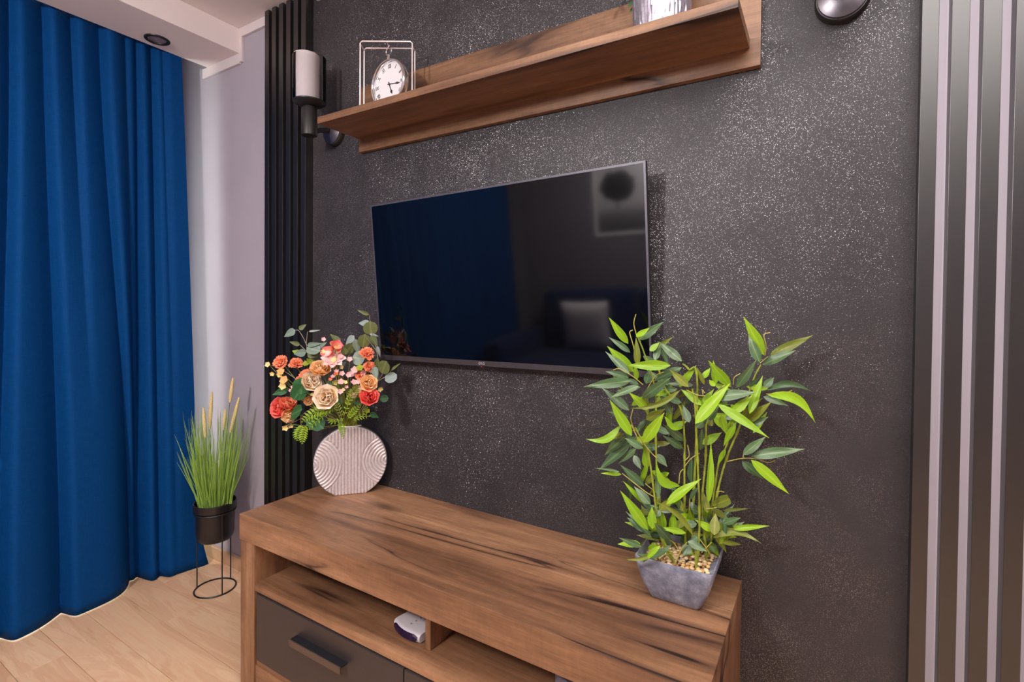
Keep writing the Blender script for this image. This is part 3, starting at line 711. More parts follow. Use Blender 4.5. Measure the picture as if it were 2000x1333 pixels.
# carnations: a ruffled head of many small petals (one mesh) on a green calyx
def carnation(px, py, rpx, d, dn=.04, mat=None):
    p = fp(px, py, dn); r = rpx*SQ*depth(p); dv = camdir(p, *d); M = aim(dv, p-dv*r*.4); b = MB(); rr_ = random.Random(int(px*7+py))
    for ring_, (n, el, ln) in enumerate(((14, 12, 1.0), (12, 32, .92), (9, 52, .8), (6, 72, .66))):
        for k in range(n):
            a = 2*math.pi*k/n+rr_.uniform(-.2, .2); e = math.radians(el+rr_.uniform(-8, 8)); L = r*ln*rr_.uniform(.88, 1.08); w = r*.30
            Mk = M @ Matrix.Rotation(a, 4, 'Z') @ Matrix.Rotation(-e, 4, 'Y')
            z = lambda: rr_.uniform(-.12, .12)*r
            b.raw([(0, 0, 0), (L*.6, -w*.8, z()), (L*.62, 0, z()), (L*.6, w*.8, z()), (L*.95, -w, z()), (L*.90, -w*.5, z()), (L*1.03, -w*.1, z()), (L*.92, w*.4, z()), (L*.98, w, z())],
                  [(0, 1, 2), (0, 2, 3), (1, 4, 5), (1, 5, 2), (5, 6, 2), (2, 6, 7), (2, 7, 3), (7, 8, 3)], Mk)
    o = b.build('carnation', mat or P_or2, bq, True)
    MB().lathe([(.12*r, -.75*r), (.30*r, -.55*r), (.34*r, -.05*r), (.2*r, .1*r)], 14, M).build('calyx', M_cal, o, True)
    stem_to(p-dv*r*.8)
P_or2 = plain('orange_carnation', lin(252, 146, 108), .6, 0, .25, .12, 260)
for a in ((546, 706, 15, (-.6, .55)), (578, 708, 14, (-.1, .9)), (598, 733, 15, (-.3, .5)), (717, 688, 15, (.1, .95)), (723, 715, 14, (.15, .8)), (705, 731, 12, (-.1, .8)), (584, 742, 10, (-.5, .5))): carnation(*a)
# small blossoms: five-petalled stars, each with its own stem
def blossom(px, py, rpx, mat, d=(0, .5), dn=.05, st=True):
    p = fp(px, py, dn); r = rpx*SQ*depth(p)*1.15; dv = camdir(p, *d); M = aim(dv, p, R.uniform(0, 6)); b = MB()
    for k in range(5):
        Mk = M @ Matrix.Rotation(2*math.pi*k/5, 4, 'Z') @ Matrix.Rotation(-math.radians(28), 4, 'Y'); w = r*.42
        b.raw([(0, -w*.2, 0), (0, w*.2, 0), (r*.6, -w, .05*r), (r*.6, w, .05*r), (r*.62, 0, -.06*r), (r, 0, .02*r)], [(0, 4, 2), (0, 1, 4), (1, 3, 4), (2, 4, 5), (4, 3, 5)], Mk)
    b.lathe([(.05*r, -.7*r), (.16*r, -.1*r), (.17*r, .12*r), (.04*r, .2*r)], 8, M); b.build('blossom', mat, bq, True)
    if st: stem_to(p-dv*r*.6, .015, .0008)
for a in ((632, 664, 5, P_pale), (631, 688, 5, P_yel), (683, 703, 6, P_pale), (693, 724, 8, P_pale, (-.2, .4)), (685, 733, 7, P_pale), (668, 731, 6, P_pale), (666, 747, 7, P_pale), (692, 749, 8, P_pale, (.2, .9)), (656, 731, 5, P_or),
          (690, 775, 8, P_pale, (.1, .9)), (671, 762, 4, P_yel), (677, 757, 4, P_pale), (665, 697, 6, P_pale), (524, 713, 6, P_yel, (-.6, .3)), (532, 730, 5, P_yel, (-.4, -.4)), (549, 727, 8, P_pink, (-.3, .4)), (547, 732, 6, P_yel, (-.5, -.2)),
          (556, 743, 9, P_pink, (-.5, .3)), (553, 754, 8, P_yel, (-.4, -.1)), (742, 760, 6, P_yel, (.4, -.5)), (558, 835, 7, P_yel, (-.3, -.7)), (568, 832, 5, P_yel, (.1, -.9)), (606, 709, 10, P_lime, (.3, .8), .03), (598, 712, 7, P_lime, (-.3, .7), .03),
          (703, 720, 8, P_lime, (-.2, .5)), (721, 703, 5, P_or, (.1, .9)), (573, 757, 5, P_pale, (-.3, .3)), (567, 764, 4, P_pale), (717, 802, 6, P_lime, (.1, -.5)), (645, 742, 4, P_or), (650, 737, 5, P_pale, (0, .9)), (609, 772, 4, P_yel)): blossom(*a)
# eucalyptus, dark round leaves, fern fronds
M_euc = m_leaf('grey_green_eucalyptus_leaf', lin(112, 132, 118), lin(136, 152, 138), lin(150, 166, 150), .5, .1, .35)
M_eucd = m_leaf('olive_eucalyptus_leaf', lin(82, 92, 52), lin(108, 118, 70), lin(126, 132, 84), .5, .1, .35)
M_slt = m_leaf('pale_slate_leaf', lin(140, 156, 152), lin(162, 176, 174), lin(170, 182, 178), .5, .1, .35)
M_deep = m_leaf('deep_green_leaf', lin(34, 84, 40), lin(58, 110, 66), lin(84, 130, 80), .45, .08, .4)
L_rd = [leaf_mesh('leaf', M_euc, 'round', z, 0, .16, 8) for z in (.05, .2)]; L_pt = leaf_mesh('leaf', M_euc, 'pointed', .12, 0, .2, 8)
def bleaf(bx, by, tx, ty, w, mat, shp='r', dn=.04, tilt=0.0):
    B, T = fp(bx, by, dn), fp(tx, ty, dn+R.uniform(-.02, .02)); k = SQ*depth(B)
    nrm = toCam(B) + Vector((R.uniform(-.4, .4)+tilt, R.uniform(-.3, .3), R.uniform(-.1, .5)))
    inst('leaf', L_pt if shp == 'p' else L_rd[R.randrange(2)], leaf_frame(B, T, w*k*1.1, nrm), bq, mat)
for a in [(577, 645, 554, 658, 14, M_euc, 'p'), (584, 644, 598, 634, 9, M_eucd, 'p'), (603, 648, 625, 645, 4, M_slt, 'p'), (586, 674, 565, 668, 8, M_eucd, 'p'), (600, 675, 627, 671, 9, M_euc, 'p'), (599, 680, 625, 686, 21, M_euc), (598, 689, 573, 692, 14, M_euc, 'p'),
          (624, 680, 637, 669, 8, M_euc, 'p'), (600, 692, 625, 694, 14, M_eucd, 'p'),
          (721, 615, 697, 606, 7, M_eucd, 'p'), (722, 632, 699, 631, 12, M_slt, 'p'), (723, 628, 724, 655, 25, M_eucd), (692, 656, 674, 675, 12, M_slt, 'p'), (713, 653, 709, 680, 22, M_eucd), (724, 656, 738, 677, 13, M_eucd, 'p'), (722, 653, 740, 657, 5, M_slt, 'p'),
          (694, 663, 700, 692, 14, M_euc, 'p'), (691, 672, 670, 692, 19, M_eucd), (712, 702, 688, 698, 25, M_euc), (746, 730, 754, 706, 24, M_eucd), (752, 744, 775, 732, 18, M_slt), (764, 724, 781, 710, 5, M_eucd, 'p'), (736, 676, 743, 699, 6, M_slt, 'p'), (664, 670, 645, 652, 12, M_eucd, 'p'),
          (676, 693, 668, 676, 13, M_eucd, 'p'), (730, 716, 736, 742, 12, M_euc, 'p'), (737, 700, 734, 722, 9, M_eucd, 'p'), (722, 735, 735, 752, 12, M_eucd, 'p'),
          (588, 771, 589, 738, 30, M_deep, 'r', .075), (592, 752, 574, 782, 28, M_deep, 'r', .07), (590, 800, 567, 812, 30, M_deep, 'r', .06), (600, 812, 632, 838, 28, M_deep, 'r', .06), (563, 760, 531, 772, 14, M_deep, 'p', .03), (742, 780, 759, 778, 13, M_deep), (722, 808, 740, 816, 10, M_deep, 'p'),
          (640, 745, 652, 756, 10, M_deep, 'p'), (660, 770, 650, 756, 9, M_deep, 'p'), (668, 790, 658, 775, 10, M_deep, 'p'), (693, 790, 712, 775, 12, M_deep, 'p'), (626, 757, 612, 765, 8, M_deep, 'p')]: bleaf(*a)
for pts in ([(668, 826), (628, 740), (602, 690), (598, 672), (585, 648), (578, 645)], [(598, 674), (600, 655), (601, 648)], [(600, 688), (586, 674)], [(690, 828), (722, 780), (738, 745), (738, 700), (728, 655), (723, 630), (722, 616)], [(738, 745), (747, 731)], [(740, 744), (756, 734), (766, 722)], [(738, 690), (715, 660), (700, 660)],
            [(660, 822), (615, 800), (588, 815), (592, 845)], [(622, 800), (580, 822), (560, 832)], [(600, 760), (570, 735), (540, 718), (526, 714)], [(590, 770), (565, 760)]):
    MB().tube(bez([fp(x, y, .035) for x, y in pts], 5), .0013, 6).build('stem', plain('mauve_brown_stem', lin(128, 118, 96), .5), bq, True)
M_fern = m_leaf('lime_fern_frond', lin(126, 160, 34), lin(160, 190, 58), lin(150, 170, 50), .5, .2, .3)
def frond(pts, wpx, n, mat=None, dn=.07):
    P = bez([fp(x, y, dn) for x, y in pts], 8); b = MB(); L = len(P); nrm = toCam(P[L//2])
    for k in range(n):
        t = (k+.5)/n; i = min(L-2, int(t*(L-1))); p = P[i].lerp(P[i+1], t*(L-1)-i); d = (P[i+1]-P[i]).normalized(); s = nrm.cross(d).normalized()
        w = wpx*SQ*depth(p)*math.sin(math.pi*min(1, .18+.80*t))**.8*.6
        for sg in (-1, 1):
            q = p + (s*sg*.9 + d*.55).normalized()*w + nrm*R.uniform(-.003, .003); u = (q-p).normalized(); c_ = nrm.cross(u)*w*.20
            b.raw([p, p.lerp(q, .45)+c_, q, p.lerp(q, .45)-c_, p.lerp(q, .45)+nrm*.0012], [(0, 1, 4), (1, 2, 4), (2, 3, 4), (3, 0, 4)])
    b.tube(P, .0009, 5); b.build('fern_frond', mat or M_fern, bq)
for a in ([[(650, 800), (628, 802), (605, 812), (588, 826)], 24, 11], [[(640, 806), (610, 830), (590, 842)], 16, 9], [[(592, 832), (584, 845), (580, 862)], 22, 8], [[(597, 832), (592, 850), (590, 868)], 18, 8], [[(662, 826), (668, 838), (671, 858)], 15, 9, None, .10], [[(680, 818), (690, 805), (704, 790)], 16, 8], [[(676, 790), (690, 768), (701, 752)], 18, 9, M_ol],
          [[(690, 822), (705, 815), (724, 813)], 12, 6], [[(668, 815), (660, 795), (655, 782)], 14, 8, M_ol], [[(672, 812), (682, 780), (684, 760)], 14, 8], [[(690, 818), (712, 806), (718, 795)], 12, 6], [[(672, 818), (650, 825), (640, 818)], 12, 7], [[(660, 790), (645, 800), (630, 800)], 14, 7, M_ol]): frond(*a)
for k in range(16): blossom(R.uniform(650, 712), R.uniform(712, 772), R.uniform(4, 6.5), R.choice((P_pale, P_pale, P_yel)), (R.uniform(-.4, .4), R.uniform(0, .7)), R.uniform(.03, .07))
for k in range(22):
    x, y = R.uniform(585, 720), R.uniform(690, 815); an = R.uniform(.3, 2.9); bleaf(x, y, x+18*math.cos(an), y-18*math.sin(an), R.uniform(8, 12), R.choice((M_deep, M_ol, M_fern, M_euc)), 'p', .015)
for k in range(16): stem_to(fp(R.uniform(615, 715), R.uniform(745, 790), .03), .01, .0010)

# ------------------------------------------------------------------ potted bamboo
PC = Vector((-.268, -.133, CT)); PH = .095
bp = thing('potted_bamboo', 'artificial bamboo plant in a square grey stone pot on the cabinet', 'plant', (PC.x, PC.y, CT))
def sqring(hx, hy, z, rad, n=8):
    out = []
    for cx, cy, a0_ in ((1, 1, 0), (-1, 1, 90), (-1, -1, 180), (1, -1, 270)):
        for k in range(n+1):
            a = math.radians(a0_+90*k/n); out.append((cx*(hx-rad)+rad*math.cos(a), cy*(hy-rad)+rad*math.sin(a), z))
    # slightly bowed sides
    return [(x*(1+.035*(1-abs(y)/hy)**1 if abs(x) > hx*.98 else 1), y, zz) for x, y, zz in out]
v = []; f = []; rings = []
prof = [(.050, .052, .0006, .008), (.0535, .0545, .003, .010), (.0635, .061, .022, .012), (.0725, .068, .045, .013), (.0795, .0735, .070, .013), (.0835, .0768, .0935, .012), (.0825, .0760, .0952, .012), (.0795, .0730, .0950, .011), (.0775, .0712, .090, .010), (.074, .068, .078, .010)]
for hx, hy, z, rd in prof: rings.append(sqring(hx, hy, z, rd))
m_ = len(rings[0])
for r_ in rings: v += r_
for i in range(len(rings)-1):
    for j in range(m_): f.append((i*m_+j, i*m_+(j+1) % m_, (i+1)*m_+(j+1) % m_, (i+1)*m_+j))
f.append(tuple(reversed(range(m_)))); f.append(tuple((len(rings)-1)*m_+j for j in range(m_)))
def m_pot():
    q = N('mottled_grey_stone'); v = q.coord(); n1 = q.noise(v, 45, 6, .65); n2 = q.noise(v, 300, 3)
    col = q.ramp(n1, [(.32, lin(98, 100, 114)), (.52, lin(130, 131, 145)), (.70, lin(164, 164, 174))]); col = q.mix(.3, col, q.ramp(n2, [(.3, .35), (.7, .62)]), 'OVERLAY')
    q.set(col, .42, 0, .5); q.bump(n2, .15, .001); return q.m
MB().raw(v, f, Matrix.Translation(PC) @ Matrix.Rotation(math.radians(1), 4, 'Z')).build('pot', m_pot(), bp, 50)
peb = []
for k in range(4):
    bm = bmesh.new(); bmesh.ops.create_icosphere(bm, subdivisions=1, radius=1); rr_ = random.Random(k)
    for q_ in bm.verts: q_.co *= rr_.uniform(.8, 1.12)
    me = bpy.data.meshes.new('pebble'); bm.to_mesh(me); bm.free(); me.materials.append(M_stem)
    for p_ in me.polygons: p_.use_smooth = True
    peb.append(me)
PM = [plain('tan_pebble', lin(206, 168, 112), .55, noise=.15, scale=90), plain('cream_pebble', lin(228, 200, 156), .5, noise=.12, scale=90), plain('brown_pebble', lin(150, 108, 66), .55, noise=.15, scale=90)]
nx_, ny_ = 14, 13
for i in range(nx_):
    for j in range(ny_):
        x = -.070+.140*(i+.5)/nx_+R.uniform(-.003, .003); y = -.064+.128*(j+.5)/ny_+R.uniform(-.003, .003); s = R.uniform(.0042, .0068)
        inst('pebble', peb[R.randrange(4)], Matrix.Translation(PC+Vector((x, y, .0825+R.uniform(-.002, .003)))) @ Matrix.Rotation(R.uniform(0, 6), 4, 'Z') @ Matrix.Diagonal((s*1.25, s, s*.75, 1)), bp, PM[R.choice((0, 0, 1, 1, 2))])
bn = Vector((.22, -.976, 0)).normalized(); B0 = Vector((-.262, -.130, .8))
def gp(px, py, dn=0.0):
    p = atp(px, py, B0+bn*dn, bn)
    if p.y > -.014: p = at(px, py, 'y', -.014)
    return p
M_culm = plain('yellow_green_culm', lin(140, 152, 48), .45, noise=.14, scale=70); M_twig = plain('yellow_twig', lin(168, 160, 70), .5, noise=.1)
def culm(pts, dn, r=.0026):
    P = bez([gp(x, y, dn) for x, y in pts], 8); P[0].z = min(P[0].z, CT+.082); rad = []
    for i in range(len(P)): rad.append(r*(1-.35*i/len(P))*(1.45 if i % 7 == 3 else 1))
    MB().tube(P, rad, 8).build('stem', M_culm, bp, True)
for pts, dn in (([(1316, 1103), (1290, 1045), (1283, 940), (1281, 860), (1279, 760), (1258, 690), (1244, 655)], .02), ([(1318, 1100), (1288, 1035), (1276, 950), (1266, 885), (1255, 862), (1240, 835)], .04), ([(1340, 1098), (1337, 1000), (1337, 900), (1337, 860), (1330, 800), (1300, 760), (1280, 700)], -.01),
                ([(1361, 1108), (1366, 1020), (1363, 910), (1360, 842), (1358, 800), (1352, 760)], .03), ([(1380, 1086), (1371, 990), (1378, 900), (1380, 820), (1392, 775), (1420, 750)], .0), ([(1384, 1086), (1397, 985), (1416, 905), (1440, 845), (1450, 815), (1462, 770), (1474, 736), (1486, 713)], -.02),
                ([(1376, 1090), (1395, 960), (1404, 905), (1420, 868), (1430, 825)], -.03), ([(1350, 1098), (1362, 755), (1345, 722), (1333, 711)], -.02), ([(1360, 1102), (1359, 1075)], .05)): culm(pts, dn)
def twig(pts, dn, r=.0011): MB().tube(bez([gp(x, y, dn) for x, y in pts], 6), r, 6).build('twig', M_twig, bp, True)
for pts, dn in (([(1494, 695), (1496, 675), (1492, 655), (1504, 650)], 0), ([(1484, 710), (1500, 697)], 0), ([(1432, 752), (1434, 738), (1446, 730)], 0), ([(1420, 902), (1450, 896), (1478, 897), (1500, 904), (1514, 900)], 0), ([(1451, 897), (1452, 889)], 0), ([(1240, 690), (1236, 672), (1230, 650), (1236, 645)], .03), ([(1243, 655), (1238, 632), (1242, 614)], .02),
                ([(1256, 752), (1235, 735), (1210, 721), (1198, 723)], .04), ([(1264, 760), (1280, 735), (1296, 727)], .03), ([(1233, 830), (1245, 855), (1256, 870)], .05), ([(1258, 868), (1275, 888), (1283, 895)], .05), ([(1236, 800), (1232, 820), (1240, 842)], .03), ([(1337, 912), (1350, 896), (1366, 886)], .0), ([(1343, 870), (1346, 890), (1338, 900)], .0),
                ([(1260, 945), (1272, 955), (1285, 965)], .03), ([(1215, 925), (1240, 945), (1262, 962), (1281, 973)], .04), ([(1347, 975), (1346, 1000)], .0), ([(1326, 945), (1328, 925), (1334, 917)], .02), ([(1380, 995), (1400, 992)], .03), ([(1400, 962), (1407, 960), (1414, 962)], 0), ([(1399, 1046), (1418, 1036), (1432, 1033)], .02), ([(1340, 762), (1362, 772), (1378, 774)], .04),
                ([(1373, 772), (1372, 762), (1376, 768)], .03), ([(1455, 826), (1475, 806), (1496, 795)], .02), ([(1496, 770), (1530, 769), (1547, 763)], -.01), ([(1325, 1075), (1315, 1060), (1300, 1052)], .04), ([(1283, 1100), (1300, 1085), (1322, 1080)], .05), ([(1370, 1080), (1390, 1060)], .03), ([(1318, 1104), (1330, 1076), (1342, 1060)], .05), ([(1388, 1085), (1375, 1065), (1365, 1052)], .03)): twig(pts, dn)
LB = [leaf_mesh('leaf', M_lime, 'bamboo', .10, 0, .10), leaf_mesh('leaf', M_lime, 'bamboo', .22, 0, .12), leaf_mesh('leaf', M_lime, 'bamboo', .04, 0, .06)]
LA = {1: leaf_mesh('leaf', M_lime, 'bamboo', .08, 1.0, .10), -1: leaf_mesh('leaf', M_lime, 'bamboo', .08, -1.0, .10)}
L_cut = leaf_mesh('leaf', M_lime, 'bamboo', .02, 0, .10, 8, .62)
Lm, Dm, Om = M_lime, M_dk, M_ol
LV = [(1227, 672, 1189, 621, 14, Lm), (1231, 689, 1190, 658, 11, Dm), (1238, 727, 1186, 676, 18, Lm), (1230, 731, 1183, 686, 14, Dm), (1310, 714, 1222, 714, 18, Lm, 0, .07), (1247, 664, 1296, 629, 16, Dm), (1242, 658, 1269, 641, 10, Lm), (1332, 706, 1284, 666, 16, Dm), (1269, 686, 1288, 669, 11, Lm), (1279, 704, 1289, 671, 13, Dm),
      (1245, 715, 1243, 660, 12, Om), (1233, 744, 1140, 756, 18, Dm, 0, .06), (1248, 754, 1192, 776, 13, Dm, 0, .07), (1332, 718, 1270, 745, 14, Dm), (1255, 778, 1310, 738, 18, Dm, 0, .03), (1345, 756, 1307, 722, 14, Om, 0, .05), (1244, 742, 1240, 712, 9, Lm), (1262, 750, 1270, 722, 14, Dm), (1214, 760, 1195, 725, 8, Lm), (1228, 738, 1185, 725, 12, Dm, 0, .03), (1376, 752, 1361, 718, 8, Om),
      (1492, 694, 1455, 620, 20, Lm), (1484, 708, 1461, 656, 17, Dm), (1503, 695, 1588, 655, 16, Om), (1490, 713, 1554, 683, 16, Dm), (1438, 758, 1478, 706, 15, Dm), (1427, 756, 1383, 705, 18, Lm), (1373, 740, 1387, 718, 11, Lm), (1396, 755, 1384, 741, 9, Lm), (1463, 756, 1482, 738, 8, Dm), (1464, 809, 1489, 733, 15, Lm, 0, .05), (1492, 757, 1513, 737, 13, Dm),
      (1496, 762, 1588, 766, 12, Dm, .3), (1499, 771, 1594, 827, 18, Lm, .3, .03), (1491, 775, 1540, 792, 12, Dm), (1396, 776, 1478, 766, 19, Dm, 0, .06), (1358, 828, 1424, 748, 22, Lm, 0, .07), (1430, 808, 1469, 773, 16, Lm, 0, .06), (1402, 790, 1503, 856, 16, Lm, 0, .08), (1408, 812, 1419, 850, 14, Lm, 0, .05), (1437, 832, 1409, 872, 13, Lm, 0, .05), (1456, 827, 1506, 785, 16, Om, 0, .02), (1462, 832, 1500, 815, 14, Dm),
      (1447, 817, 1487, 780, 11, Om, 0, .03), (1451, 889, 1496, 853, 15, Dm), (1467, 892, 1572, 876, 19, Dm), (1449, 902, 1492, 936, 15, Dm), (1467, 899, 1543, 966, 19, Lm, 0, .03), (1360, 836, 1382, 815, 15, Dm, 0, .04), (1382, 820, 1402, 796, 15, Dm), (1372, 868, 1410, 845, 15, Lm), (1368, 880, 1372, 840, 15, Dm, 0, -.03), (1383, 985, 1393, 868, 13, Lm, 0, .05), (1417, 878, 1400, 910, 9, Lm),
      (1234, 852, 1191, 782, 18, Lm, 0, .05), (1212, 832, 1143, 857, 14, Lm, .3), (1219, 848, 1183, 857, 11, Om), (1220, 853, 1180, 890, 16, Dm), (1231, 868, 1164, 918, 18, Dm), (1242, 877, 1206, 907, 11, Dm), (1256, 865, 1297, 808, 20, Lm, 0, .07), (1262, 820, 1297, 801, 15, Om, 0, .04), (1256, 876, 1220, 856, 13, Dm, 0, .06), (1260, 876, 1289, 872, 13, Dm), (1265, 801, 1232, 768, 15, Lm), (1329, 762, 1229, 799, 10, Om, .3, .08),
      (1229, 802, 1176, 757, 16, Dm), (1227, 815, 1185, 803, 11, Dm), (1264, 915, 1257, 880, 13, Lm), (1282, 888, 1304, 912, 14, Dm), (1298, 814, 1340, 834, 11, Lm, -.3), (1338, 862, 1295, 830, 15, Dm, 0, -.02), (1334, 876, 1296, 852, 14, Dm, 0, -.03), (1346, 826, 1334, 790, 14, Dm), (1331, 787, 1294, 773, 13, Dm), (1328, 950, 1283, 903, 16, Lm, .3, .03), (1302, 985, 1364, 934, 17, Lm, 0, .07), (1315, 985, 1335, 960, 11, Lm, 0, .06),
      (1266, 1036, 1212, 960, 18, Lm, 0, .05), (1272, 1050, 1225, 998, 12, Dm, 0, .03), (1274, 1034, 1273, 990, 16, Lm, 0, .06), (1260, 986, 1217, 940, 9, Lm), (1270, 986, 1239, 950, 15, Dm), (1258, 950, 1212, 909, 14, Dm), (1214, 927, 1174, 924, 8, Lm), (1210, 922, 1161, 913, 5, Dm), (1286, 975, 1284, 908, 10, Dm, 0, .05), (1354, 1046, 1277, 981, 10, Om, -.3, .08), (1295, 1040, 1290, 990, 15, Lm), (1316, 1045, 1314, 1000, 16, Lm),
      (1308, 1055, 1279, 1024, 17, Dm, 0, .05), (1340, 1042, 1288, 1030, 10, Lm, 0, .05), (1346, 1030, 1348, 995, 11, Lm), (1325, 1008, 1362, 1015, 13, Lm), (1352, 995, 1368, 1003, 12, Dm), (1347, 975, 1363, 952, 11, Dm), (1352, 945, 1350, 895, 16, Dm, 0, -.04), (1288, 945, 1318, 957, 7, Dm), (1238, 890, 1252, 918, 12, Dm), (1392, 988, 1446, 967, 19, Om, 'c', .02), (1390, 995, 1428, 1016, 12, Om), (1412, 998, 1462, 994, 6, Om),
      (1395, 1046, 1397, 1003, 18, Om, 0, .04), (1429, 1034, 1500, 1027, 10, Lm, 0, .02), (1393, 1050, 1487, 1061, 13, Om, .3, .03), (1410, 1060, 1449, 1064, 8, Om), (1343, 1058, 1380, 1077, 13, Dm, 0, .05), (1312, 1065, 1235, 1080, 11, Dm, .3, .06), (1290, 1068, 1218, 1094, 8, Om, .3, .08), (1290, 1066, 1251, 1101, 9, Lm, 0, .09), (1345, 1065, 1335, 1087, 17, Dm, 0, .04), (1363, 1052, 1392, 1054, 9, Dm)]
for i, a in enumerate(LV):
    bx, by, tx, ty, w, mat = a[:6]; cv = a[6] if len(a) > 6 else 0; dn = a[7] if len(a) > 7 else R.uniform(-.01, .035)
    B = gp(bx, by, dn); T = gp(tx, ty, dn+R.uniform(-.02, .03)); k = SQ*depth(B)
    nrm = toCam(B) + Vector((R.uniform(-.35, .35), R.uniform(-.2, .2), R.uniform(-.05, .45)))
    me = L_cut if cv == 'c' else LB[i % 3]
    if cv not in (0, 'c'): me = LA[1 if cv > 0 else -1]
    inst('leaf', me, leaf_frame(B, T, w*k*1.12, nrm), bp, mat)
for k in range(95):   # leaves deeper inside the plant
    x, y = R.choice(((R.uniform(1215, 1310), R.uniform(660, 960)), (R.uniform(1230, 1345), R.uniform(740, 860)), (R.uniform(1345, 1480), R.uniform(750, 850)), (R.uniform(1255, 1410), R.uniform(960, 1065)), (R.uniform(1255, 1410), R.uniform(1000, 1065)))); an = R.uniform(0, 6.28); ln = R.uniform(28, 55); dn = R.uniform(-.06, -.015)
    B = gp(x, y, dn); T = gp(x+ln*math.cos(an), y+ln*math.sin(an), dn+R.uniform(-.02, .01))
    inst('leaf', LB[k % 3], leaf_frame(B, T, R.uniform(10, 15)*SQ*depth(B), toCam(B)+Vector((R.uniform(-.6, .6), 0, R.uniform(-.2, .5)))), bp, R.choice((Dm, Dm, Lm, Lm, Om)))

for k in range(46):   # dense short leaves just above the pot
    x, y = R.uniform(1248, 1418), R.uniform(985, 1072); an = R.uniform(0, 6.28); ln = R.uniform(30, 52); dn = R.uniform(-.04, .045)
    B = gp(x, y, dn); T = gp(x+ln*math.cos(an), y+ln*math.sin(an)*.7-12, dn+R.uniform(-.02, .02))
    inst('leaf', LB[k % 3], leaf_frame(B, T, R.uniform(11, 16)*SQ*depth(B), toCam(B)+Vector((R.uniform(-.6, .6), 0, R.uniform(-.2, .5)))), bp, R.choice((Dm, Dm, Lm, Om)))

# ------------------------------------------------------------------ plant stand and potted grass by the curtain
GP = Vector((-2.177, -.148, 0))
st = thing('plant_stand', 'thin black wire plant stand on the laminate floor by the curtain', 'plant stand', GP)
rg = .0775
MB().tube([GP+Vector((rg*math.cos(a), rg*math.sin(a), .0035)) for a in [2*math.pi*i/40 for i in range(40)]], .0032, 8, True).build('base_ring', M_black, st, True)
for px, pz in (((384, 1150), 0), ((433, 1163), 0), ((449, 1133), 0)):
    q_ = at(px[0], px[1], 'z', .0); a = math.atan2(q_.y-GP.y, q_.x-GP.x); e = GP+Vector((rg*math.cos(a), rg*math.sin(a), 0))
    MB().tube([e+Vector((0, 0, .004)), e+Vector((0, 0, .335))], .0026, 8).build('leg', M_black, st, True)
MB().tube([GP+Vector((rg*math.cos(a), rg*math.sin(a), .335)) for a in [2*math.pi*i/40 for i in range(40)]], .0026, 8, True).build('top_ring', M_black, st, True)
gr = thing('potted_grass', 'tall artificial grass with foxtail heads in a black pot beside the curtain', 'plant', GP+Vector((0, 0, .19)))
pr = [(.050, .212), (.062, .216), (.0685, .228), (.0715, .246), (.0735, .335), (.0745, .342), (.0790, .343), (.0805, .349), (.0805, .372), (.0795, .375), (.0775, .374), (.0765, .350), (.072, .345), (.070, .330)]
MB().lathe(pr, 56, Matrix.Translation(GP), True, True).build('pot', plain('black_enamel_pot', lin(36, 31, 32), .35, .1, .5, .04), gr, 50)
M_grass = m_leaf('bright_grass_blade', lin(136, 176, 64), lin(172, 206, 104), lin(184, 212, 124), .5, .3, .3)
gn = Vector((-math.sin(YAW), math.cos(YAW), 0))
def hp(px, py, dn=0.0): return atp(px, py, GP-gn*dn, gn)
def blade_mesh(name, arc):
    v = []; f = []; n = 10
    for i in range(n+1):
        t = i/n; w = .5*(1-t)**.55 if t > .12 else .5*(.75+2*t)*.9
        for s in (-1, 0, 1): v.append((t, s*max(w, .02), -arc*math.sin(math.pi*t*.75)+(.003*abs(s)*w)))
    for i in range(n):
        for j in range(2): a = i*3+j; f.append((a, a+1, a+4, a+3))
    return MB().raw(v, f).mesh(name, M_grass, True)
GB = [blade_mesh('grass_blade', a) for a in (.0, .07, -.07, .14)]
def blade(B, T, w, k):
    X = T-B; L = X.length; nrm = toCam(B)+Vector((R.uniform(-.7, .7), R.uniform(-.5, .5), .1))
    X = X/L; Z = (nrm-X*nrm.dot(X)).normalized(); Y = Z.cross(X)
    inst('grass_blade', GB[k % 4], Matrix.Translation(B) @ Matrix((X, Y, Z)).transposed().to_4x4() @ Matrix.Diagonal((L, w, L, 1)), gr)
for k, (bx, by, tx, ty) in enumerate([(398, 985, 340, 848), (392, 988, 347, 882), (400, 985, 359, 822), (404, 985, 371, 815), (396, 985, 376, 812), (452, 985, 478, 838), (448, 985, 476, 860), (444, 985, 474, 834), (436, 985, 460, 790), (430, 985, 455, 842), (405, 925, 450, 868), (394, 985, 352, 860), (450, 985, 468, 850)]):
    blade(hp(bx, by, .035), hp(tx, ty, .04), .0046, k)
for k in range(225):
    a = R.uniform(0, 6.28); r0 = .058*math.sqrt(R.random()); B = GP+Vector((r0*math.cos(a), r0*math.sin(a), .345)); h = R.uniform(.20, .44)
    a2 = a+R.uniform(-.7, .7); lean = (.012+.085*R.random()**1.4)*(1.0 if h < .36 else .7)
    T = B+Vector((lean*math.cos(a2), lean*math.sin(a2), h)); T.y = min(T.y, -.012)
    blade(B, T, R.uniform(.0030, .0048), k)
M_plume = plain('straw_foxtail', lin(216, 196, 140), .8, noise=.2, scale=500); M_gst = plain('dark_grass_stem', lin(84, 104, 58), .6)
